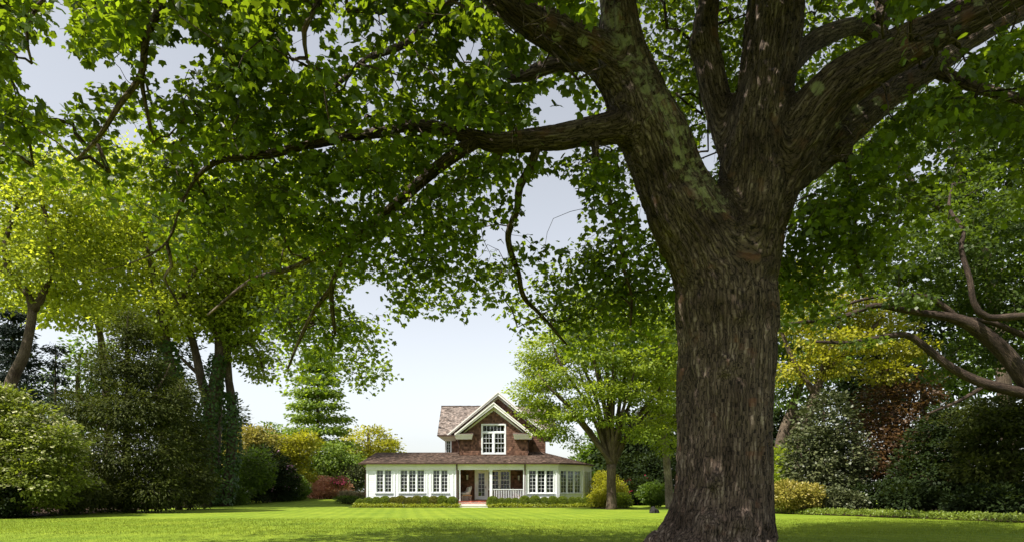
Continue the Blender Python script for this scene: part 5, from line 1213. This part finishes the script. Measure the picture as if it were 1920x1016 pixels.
tree('deciduous_tree', 'high leafy tree filling the upper right corner behind the maple', 40,
     [[(1900, 960, 16), (1890, 800, 14), (1870, 600, 12), (1840, 450, 9), (1800, 330, 6), (1790, 230, 4)], [(1850, 500, 7), (1770, 400, 5), (1700, 330, 4), (1660, 260, 2)], [(1840, 450, 6), (1900, 320, 5), (1930, 200, 3)]],
     [B(1770, 300, 130, 100, 40, 3.5), B(1900, 230, 130, 120, 40, 3.5), B(1650, 420, 100, 70, 41, 3), B(1800, 420, 130, 70, 41, 3), B(1900, 380, 110, 90, 40, 3), B(1680, 220, 100, 90, 42, 3), B(1560, 330, 90, 80, 42, 3)],
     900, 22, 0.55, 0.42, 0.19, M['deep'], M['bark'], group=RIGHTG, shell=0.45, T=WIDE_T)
tree('deciduous_tree', 'leaning twin stemmed tree against the sky just right of the trunk', 52,
     [[(1452, 950, 11), (1462, 840, 10), (1480, 780, 9), (1500, 720, 7), (1520, 650, 5), (1530, 580, 3)], [(1468, 820, 8), (1500, 790, 7), (1524, 740, 6), (1540, 690, 4)], [(1490, 860, 7), (1495, 800, 5), (1490, 740, 3)]],
     [B(1500, 690, 70, 46, 52, 3), B(1540, 640, 70, 50, 53, 3), B(1470, 620, 60, 60, 52, 3), B(1470, 740, 30, 30, 52, 2), B(1420, 560, 80, 70, 53, 3)],
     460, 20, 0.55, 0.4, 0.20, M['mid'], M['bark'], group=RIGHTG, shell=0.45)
tree('deciduous_tree', 'pale barked slim tree between the tiered tree and the big trunk', 47,
     [[(1256, 944, 8), (1253, 900, 7), (1249, 850, 6.5), (1244, 800, 5.5), (1240, 740, 4), (1236, 680, 2.5)], [(1249, 840, 3.5), (1215, 800, 3), (1195, 770, 2)], [(1246, 810, 3), (1275, 760, 2.5), (1290, 700, 2)]],
     [B(1240, 740, 40, 40, 47, 2), B(1262, 690, 50, 46, 47.5, 2.2), B(1225, 790, 26, 20, 47, 1.4), B(1270, 780, 30, 26, 47, 1.4)],
     200, 20, 0.42, 0.4, 0.16, M['lime'], M['bark_pale'], group=RIGHTG, shell=0.45, tr=0.005)
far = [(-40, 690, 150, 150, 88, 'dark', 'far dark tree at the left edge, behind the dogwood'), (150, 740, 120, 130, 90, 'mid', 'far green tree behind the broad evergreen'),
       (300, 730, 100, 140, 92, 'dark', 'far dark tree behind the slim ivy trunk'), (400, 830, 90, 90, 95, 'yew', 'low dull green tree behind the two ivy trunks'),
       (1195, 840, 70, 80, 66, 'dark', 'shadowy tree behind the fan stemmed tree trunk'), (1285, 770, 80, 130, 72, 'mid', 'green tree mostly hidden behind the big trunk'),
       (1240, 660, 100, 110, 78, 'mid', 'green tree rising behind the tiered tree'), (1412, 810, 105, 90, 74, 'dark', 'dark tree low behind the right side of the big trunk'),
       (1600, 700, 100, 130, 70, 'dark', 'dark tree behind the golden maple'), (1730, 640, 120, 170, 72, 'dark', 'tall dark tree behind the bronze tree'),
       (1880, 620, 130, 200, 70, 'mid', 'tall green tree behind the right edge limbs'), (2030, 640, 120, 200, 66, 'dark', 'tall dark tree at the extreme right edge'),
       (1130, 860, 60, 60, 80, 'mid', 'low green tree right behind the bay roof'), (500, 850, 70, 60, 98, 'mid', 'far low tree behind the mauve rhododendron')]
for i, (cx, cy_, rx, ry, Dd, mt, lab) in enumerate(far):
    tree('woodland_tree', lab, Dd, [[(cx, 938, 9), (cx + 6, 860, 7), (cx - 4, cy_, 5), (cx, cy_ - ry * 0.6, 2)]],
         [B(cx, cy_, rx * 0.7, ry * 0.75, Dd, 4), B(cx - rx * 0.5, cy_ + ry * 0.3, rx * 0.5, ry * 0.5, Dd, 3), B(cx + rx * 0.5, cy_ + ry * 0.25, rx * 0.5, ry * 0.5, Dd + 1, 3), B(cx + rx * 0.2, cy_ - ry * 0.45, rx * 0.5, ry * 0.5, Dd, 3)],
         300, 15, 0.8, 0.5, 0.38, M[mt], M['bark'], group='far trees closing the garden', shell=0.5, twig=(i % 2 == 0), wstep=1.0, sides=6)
tree('golden_tree', 'round golden yellow tree behind the left end of the low roof', 88,
     [[(690, 936, 7), (690, 880, 6), (692, 840, 4), (690, 810, 2)]], [B(690, 840, 50, 42, 88, 3.2), B(725, 850, 28, 28, 88, 2.4), B(655, 865, 30, 36, 88, 2.4), B(680, 885, 50, 26, 88, 2.5)],
     420, 18, 0.6, 0.45, 0.27, M['golden'], M['bark'], shell=0.6)
tree('golden_tree', 'small golden green maple left of the tall narrow tree', 66,
     [[(548, 936, 5), (546, 890, 4), (545, 850, 2)]], [B(545, 850, 36, 36, 66, 2), B(570, 830, 26, 22, 66, 1.6), B(525, 830, 22, 18, 66.5, 1.4), B(550, 885, 38, 22, 66, 1.8)],
     300, 18, 0.42, 0.35, 0.19, M['golden'], M['bark'], shell=0.6)
tree('weeping_tree', 'weeping green maple at the foot of the tall narrow tree', 72,
     [[(640, 934, 5), (640, 890, 4), (640, 850, 2)]], [B(630, 860, 40, 34, 72, 2.2), B(660, 880, 28, 30, 72, 1.8), B(612, 890, 30, 26, 71, 1.8)],
     260, 18, 0.5, 0.45, 0.22, M['cone'], M['bark'], shell=0.6, droop=0.9)
tree('copper_beech', 'dark bronze leaved tree in the shade on the right', 43,
     [[(1690, 950, 8), (1685, 880, 7), (1680, 800, 5), (1675, 730, 3)], [(1685, 880, 4), (1720, 840, 3), (1740, 790, 2)]],
     [B(1675, 790, 70, 80, 43, 3), B(1640, 840, 56, 60, 42.5, 2.6), B(1725, 830, 60, 70, 43, 2.6), B(1690, 730, 56, 40, 43, 2.4), B(1680, 890, 90, 40, 43, 2.6)],
     800, 18, 0.36, 0.35, 0.16, M['bronze'], M['bark'], shell=0.7, droop=0.3)
tree('magnolia_tree', 'glossy grey green magnolia right of the big trunk', 39,
     [[(1548, 952, 6), (1546, 900, 5), (1545, 830, 4), (1545, 770, 2)]],
     [B(1545, 800, 44, 62, 39, 2), B(1520, 860, 46, 54, 39, 2), B(1575, 860, 44, 60, 39, 2), B(1545, 905, 60, 34, 39, 2)],
     620, 18, 0.26, 0.6, 0.15, M['holly'], M['bark'], shell=0.8)
tree('yew_tree', 'dark yew mass in deep shade beyond the right lawn', 36,
     [[(1790, 955, 9), (1790, 900, 7), (1788, 840, 4)]], [B(1780, 850, 70, 80, 36, 2.6), B(1740, 900, 60, 50, 36, 2.2), B(1830, 900, 70, 50, 35, 2.2), B(1810, 800, 60, 50, 36, 2.2)],
     800, 18, 0.28, 0.4, 0.14, M['dark'], M['bark'], shell=0.75)
tree('hemlock_tree', 'dark green feathery tree with lighter tiers at the right edge', 32,
     [[(1900, 965, 9), (1898, 900, 7), (1890, 830, 5), (1885, 770, 3)]], [B(1880, 830, 80, 40, 32, 2.2), B(1850, 790, 66, 26, 32, 2), B(1930, 790, 70, 40, 32, 2.2), B(1840, 880, 50, 24, 31.5, 1.8), B(1910, 890, 80, 44, 31.5, 2.2), B(1880, 760, 60, 22, 32.5, 1.8)],
     760, 18, 0.30, 0.3, 0.13, M['yew'], M['bark'], shell=0.6, droop=0.35)

# ================================================================== SHRUBS
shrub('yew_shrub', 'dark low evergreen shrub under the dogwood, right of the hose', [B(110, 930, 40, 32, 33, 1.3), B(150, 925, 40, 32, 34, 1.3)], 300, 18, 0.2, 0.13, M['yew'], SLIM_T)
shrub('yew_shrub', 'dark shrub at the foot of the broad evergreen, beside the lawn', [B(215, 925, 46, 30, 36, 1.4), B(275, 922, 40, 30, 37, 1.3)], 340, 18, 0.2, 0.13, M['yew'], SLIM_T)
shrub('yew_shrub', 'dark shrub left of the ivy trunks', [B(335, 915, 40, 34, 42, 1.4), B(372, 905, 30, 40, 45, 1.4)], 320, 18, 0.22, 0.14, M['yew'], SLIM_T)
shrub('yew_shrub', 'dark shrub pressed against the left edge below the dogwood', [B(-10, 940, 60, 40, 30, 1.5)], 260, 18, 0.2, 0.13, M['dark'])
shrub('laurel_shrub', 'mid green feathery shrub right of the ivy trunks', [B(455, 895, 40, 36, 56, 1.8), B(430, 915, 34, 24, 54, 1.5), B(480, 880, 30, 40, 57, 1.8)], 520, 18, 0.26, 0.16, M['mid'])
shrub('smoke_bush', 'tall bronze tipped bush behind the feathery shrub', [B(455, 835, 36, 36, 62, 1.8), B(490, 830, 26, 30, 62, 1.6)], 300, 14, 0.3, 0.2, M['peach'])
shrub('rhododendron', 'big dark rhododendron with mauve flowers left of the golden maple', [B(510, 892, 36, 42, 60, 1.9), B(490, 865, 26, 30, 60, 1.6), B(535, 905, 22, 28, 61, 1.4)], 480, 18, 0.26, 0.17, M['dark'], flowers=(M['mauve'], 60, 7, 0.16, 0.2, lambda c: c[:, 2] > 1.4))
shrub('viburnum', 'pale flowered shrub between the rhododendron and the coral mound', [B(552, 915, 26, 20, 63, 1.3)], 240, 16, 0.22, 0.14, M['mid'], flowers=(M['bract'], 50, 5, 0.10, 0.12, None))
shrub('japanese_maple', 'low coral red mound beside the lawn left of the house', [B(602, 914, 32, 18, 68.5, 1.5), B(634, 915, 24, 15, 68.5, 1.2)], 400, 18, 0.22, 0.14, M['coral'], flat=0.35)
shrub('azalea', 'bright pink azalea topping the coral mound', [B(638, 901, 14, 7, 67.6, 0.8)], 80, 12, 0.2, 0.12, M['mid'], flowers=(M['pink'], 90, 7, 0.11, 0.16, None))
shrub('holly_shrub', 'dark grey green clipped shrub behind the pale grass tufts', [B(662, 893, 26, 22, 71, 1.4)], 260, 16, 0.24, 0.16, M['holly'])
shrub('laurel_shrub', 'deep green shrub below the weeping maple', [B(585, 888, 30, 22, 72, 1.6)], 220, 16, 0.26, 0.17, M['mid'])
shrub('laurel_shrub', 'low green edging shrub left of the coral mound', [B(520, 929, 26, 9, 60, 0.8), B(480, 932, 24, 8, 57, 0.8)], 200, 14, 0.16, 0.11, M['dark'])
shrub('laurel_shrub', 'low green edging shrub at the feet of the ivy trunks', [B(395, 938, 26, 9, 52, 0.8), B(440, 936, 24, 10, 54, 0.8)], 220, 14, 0.16, 0.11, M['mid'])
def grass_clump(label, px_, py_, D, h, n):
    b = gpt(px_, py_); b = P(px_, py_, D); b[2] = float(terrain(b[0], b[1])); root = empty('ornamental_grass', tuple(b)); tag(root, label, 'grass', 'pale ornamental grasses')
    a = rng.uniform(0, 6.28, n); r = rng.uniform(0, 0.28, n); pos = b + np.stack([np.cos(a) * r, np.sin(a) * r, np.zeros(n)], -1)
    ax = np.stack([np.cos(a) * 0.45, np.sin(a) * 0.45, np.ones(n)], -1) + rng.normal(0, 0.15, (n, 3)); nr = np.stack([np.cos(a), np.sin(a), np.full(n, 0.3)], -1)
    T = np.array([(-0.012, 0, 0), (0.012, 0, 0), (0.018, 0.6, -0.02), (0, 1, -0.25), (-0.018, 0.6, -0.02)])
    part('blades', leaves('grass_blades', pos, ax, nr, rng.uniform(0.6, 1.1, n) * h, rng.uniform(0, 1, n), M['tan'], T), root)
for x_, lab in ((648, 'pale grass tuft right of the coral mound'), (660, 'pale grass tuft in the middle of the row by the wing'), (672, 'pale grass tuft next to the wing corner shrub'), (682, 'pale grass tuft touching the wing corner')):
    grass_clump(lab, x_, 935, 59.5, 1.1, 420)
shrub('laurel_shrub', 'low green hedge shrub in front of the pale grasses', [B(655, 935, 28, 4, 58.6, 0.4)], 130, 12, 0.12, 0.09, M['mid'])
shrub('euonymus', 'bright yellow green shrub beside the right bay', [B(1128, 912, 17, 26, 53, 1.2), B(1150, 922, 20, 24, 50, 1.2), B(1125, 934, 16, 14, 50, 1.0)], 620, 20, 0.22, 0.095, M['golden'])
shrub('euonymus', 'yellow green low shrub right of the tiered tree trunk', [B(1165, 938, 14, 12, 48, 0.7)], 120, 14, 0.16, 0.12, M['fresh'])
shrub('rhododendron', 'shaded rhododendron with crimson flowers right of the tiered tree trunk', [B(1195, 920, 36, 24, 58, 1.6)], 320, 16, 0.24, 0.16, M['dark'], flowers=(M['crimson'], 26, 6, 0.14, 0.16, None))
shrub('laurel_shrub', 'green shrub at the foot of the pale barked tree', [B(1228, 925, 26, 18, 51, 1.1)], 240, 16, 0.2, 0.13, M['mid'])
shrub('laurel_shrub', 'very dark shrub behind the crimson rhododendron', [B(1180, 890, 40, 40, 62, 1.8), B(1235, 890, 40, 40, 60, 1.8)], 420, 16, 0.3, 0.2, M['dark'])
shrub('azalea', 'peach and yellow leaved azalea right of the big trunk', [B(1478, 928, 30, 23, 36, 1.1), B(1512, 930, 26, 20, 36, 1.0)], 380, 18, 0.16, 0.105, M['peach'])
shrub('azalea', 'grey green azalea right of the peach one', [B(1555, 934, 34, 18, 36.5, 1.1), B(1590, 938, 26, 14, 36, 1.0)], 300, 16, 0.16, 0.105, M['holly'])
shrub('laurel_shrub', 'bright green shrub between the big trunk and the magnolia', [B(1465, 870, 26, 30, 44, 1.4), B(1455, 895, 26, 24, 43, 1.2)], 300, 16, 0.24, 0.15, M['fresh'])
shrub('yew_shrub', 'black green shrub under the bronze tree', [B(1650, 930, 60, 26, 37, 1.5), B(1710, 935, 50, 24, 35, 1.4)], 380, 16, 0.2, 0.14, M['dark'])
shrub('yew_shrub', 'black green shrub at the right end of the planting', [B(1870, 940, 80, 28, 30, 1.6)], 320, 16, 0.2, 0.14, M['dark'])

# --- clipped boxwood balls along the house
def box_ball_mesh(n, mat):
    u = nrmz(rng.normal(0, 1, (n, 3))); u[:, 2] = np.abs(u[:, 2]) * rng.choice([1, 1, 1, -0.5], n); u = nrmz(u)
    rr = 1 + 0.07 * (vnoise(u * 3.1 + 9) - 0.5) * 2; pos = u * (rr * (1 - 0.3 * rng.uniform(0, 1, n) ** 3))[:, None] + np.array((0, 0, 0.55))
    ax = nrmz(rng.normal(0, 1, (n, 3))) * 0.8 + u * 0.8 + np.array((0, 0, 0.3)); nr = u + rng.normal(0, 0.4, (n, 3))
    return leaves('boxwood_foliage', pos, ax, nr, rng.uniform(0.10, 0.17, n), 0.5 * rng.uniform(0, 1, n) + 0.5 * vnoise(u * 4 + 3), mat, OVAL_T)
bm3 = [box_ball_mesh(5200, M['box']), box_ball_mesh(5200, M['boxred']), box_ball_mesh(5200, M['box'])]
stem_me = multi_tube_mesh('boxwood_stems', [([(0, 0, -0.1), (q * 0.2, 0.1, 0.3), (q * 0.5, 0.2 * q, 0.7)], [0.05, 0.04, 0.02]) for q in (-1, -0.3, 0.4, 1)], M['bark'], 5, 0.3)
ORD = ['leftmost', 'second', 'third', 'fourth', 'fifth', 'sixth', 'seventh', 'eighth', 'ninth', 'tenth', 'eleventh', 'twelfth', 'thirteenth']
def boxwood(x, y, r, k, label):
    o = empty('boxwood', (x, y, 0.02)); tag(o, label, 'shrub', 'clipped boxwoods along the house'); o.scale = (r * 0.98, r * 0.98, r * 1.12); o.rotation_euler = (0, 0, rng.uniform(0, 6.28))
    link('foliage', bm3[k], o); link('stems', stem_me, o)
Lb = [(675, 0.38, 0), (691, 0.45, 0), (706, 0.46, 0), (722, 0.50, 0), (738, 0.46, 1), (752, 0.52, 1), (768, 0.46, 1), (782, 0.52, 1), (797, 0.50, 2), (813, 0.50, 1), (829, 0.52, 2), (848, 0.48, 0)]
for i, (x_, r_, k_) in enumerate(Lb): boxwood(hx(x_, 50.5), 50.5, r_ * 0.92, k_, f'{ORD[i]} boxwood ball from the left under the wing windows')
Rb = [(924, 0.50, 0), (941, 0.42, 0), (954, 0.42, 0), (966, 0.42, 0), (984, 0.52, 0), (1003, 0.52, 0), (1021, 0.46, 0), (1037, 0.50, 2), (1055, 0.50, 2), (1073, 0.46, 2), (1086, 0.46, 2), (1102, 0.48, 2), (1120, 0.6, 2)]
for i, (x_, r_, k_) in enumerate(Rb): boxwood(hx(x_, 50.4), 50.4, r_ * 0.92, k_, f'{ORD[i]} boxwood ball right of the porch steps')

# --- low ground cover: uncountable
def cover(name, label, line, width, h, n, mat, size=0.09):
    p, _ = smooth_path(np.array(line), np.zeros(len(line)), 0.1); k = rng.integers(0, len(p), n)
    d = np.gradient(p, axis=0)[k]; d /= np.linalg.norm(d, axis=1)[:, None]; side = np.stack([-d[:, 1], d[:, 0], 0 * d[:, 0]], -1)
    w = rng.uniform(0, 1, n); pos = p[k] + side * (w * width)[:, None] + rng.normal(0, 0.05, (n, 3))
    edge = np.sqrt(np.clip(np.minimum(w, 1 - w) * 6, 0, 1)) * (0.7 + 0.6 * vnoise(pos * 2.2))
    pos[:, 2] = terrain(pos[:, 0], pos[:, 1]) + 0.03 + h * edge * rng.uniform(0.35, 1, n)
    ax = rng.normal(0, 1, (n, 3)) + np.array((0, 0, 0.2)); nr = rng.normal(0, 0.5, (n, 3)) + np.array((0, -0.2, 1))
    o = link(name, leaves(name, pos, ax, nr, rng.uniform(0.7, 1.3, n) * size, 0.5 * rng.uniform(0, 1, n) + 0.5 * vnoise(pos * 1.5), mat, OVAL_T)); tag(o, label, 'ground cover', kind='stuff')
cover('ground_cover', 'yellow green ground cover in front of the wing boxwoods', [(hx(662, 49.7), 49.7, 0), (hx(860, 49.7), 49.7, 0)], 0.8, 0.24, 7000, M['cover'])
cover('ground_cover', 'yellow green ground cover right of the porch steps', [(hx(916, 49.7), 49.7, 0), (hx(1135, 49.7), 49.7, 0)], 0.8, 0.24, 7000, M['cover'])
cover('pachysandra', 'low green ground cover edging the right lawn', [p + np.array((0, 0, 0)) for p in RE[8:]], 2.2, 0.24, 26000, M['coverdark'], 0.10)
cover('pachysandra', 'green ground cover strip between the tiered tree and the big trunk', [gpt(1170, 944), gpt(1215, 945), gpt(1260, 946), gpt(1300, 948)], 2.0, 0.22, 5000, M['cover'], 0.11)
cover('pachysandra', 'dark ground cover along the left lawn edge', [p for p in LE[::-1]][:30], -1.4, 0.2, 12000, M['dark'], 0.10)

# --- grass blades on the near lawn
n = 140000
D_ = 11.5 + 17 * rng.uniform(0, 1, n) ** 1.3; px_ = rng.uniform(-60, 1980, n); gx = (px_ - 960) / FPX * D_
gz = terrain(gx, D_); pos = np.stack([gx, D_, gz - 0.004], -1)
ax = rng.normal(0, 0.45, (n, 3)) + UP; nr = rng.normal(0, 1, (n, 3)); nr[:, 2] *= 0.3
BL = np.array([(-0.09, 0, 0), (0.09, 0, 0), (0.03, 1, -0.15)])
tone = 0.45 * rng.uniform(0, 1, n) + 0.55 * vnoise(pos * np.array((0.5, 0.5, 1)))
o = link('grass', leaves('grass', pos, ax, nr, rng.uniform(0.025, 0.05, n) * (1 + 0.6 * (D_ > 18)), tone, M['blade'], BL)); tag(o, 'short mown grass blades on the near lawn', 'grass', kind='stuff')

# ================================================================== SMALL THINGS
# coiled green hose on a stake
hb = gpt(38, 968); hose = empty('garden_hose', tuple(hb)); tag(hose, 'coiled green garden hose hanging on a stake at the left hedge', 'hose')
part('stake', MB().box(hb[0] - 0.025, hb[0] + 0.025, hb[1] - 0.025, hb[1] + 0.025, hb[2] - 0.1, hb[2] + 1.0).box(hb[0] - 0.14, hb[0] + 0.14, hb[1] - 0.12, hb[1] + 0.02, hb[2] + 0.93, hb[2] + 0.97).mesh('stake', M['iron']), hose)
cp_ = []
for t in np.linspace(0, 9 * 2 * np.pi, 230):
    w = 0.19 + 0.02 * math.sin(t * 0.37); cp_.append(hb + np.array((w * math.sin(t), -0.09 - 0.05 * math.sin(t * 0.21) + 0.03 * math.cos(t), 0.60 + 0.36 * math.cos(t) + 0.02 * math.sin(t * 0.5))))
for q in ((0.12, -0.1, 0.2), (0.2, -0.15, 0.04), (0.5, -0.1, 0.035)): cp_.append(hb + np.array(q))
V, F, T, _ = tube(cp_, [0.013] * len(cp_), 6, 0.06); part('coil', npmesh('hose_coil', V, [F, T], M['hose'], True), hose)
# dark stone on the grass left of the trunk
sb = gpt(1226, 961); u = np.linspace(0, 2 * np.pi, 16, endpoint=False); w = np.linspace(-0.4, 1.5, 9)
V = np.array([(math.cos(b) * math.cos(a), math.cos(b) * math.sin(a), math.sin(b)) for b in w for a in u]); nz = vnoise(V * 2.1 + 4)
V = V * (0.7 + 0.6 * nz)[:, None] * np.array((0.24, 0.2, 0.30)) + sb
F = np.array([(i * 16 + j, i * 16 + (j + 1) % 16, (i + 1) * 16 + (j + 1) % 16, (i + 1) * 16 + j) for i in range(8) for j in range(16)])
tag(link('stone', npmesh('stone', V, F, M['rock'], False)), 'small dark stone on the grass left of the big trunk', 'stone')
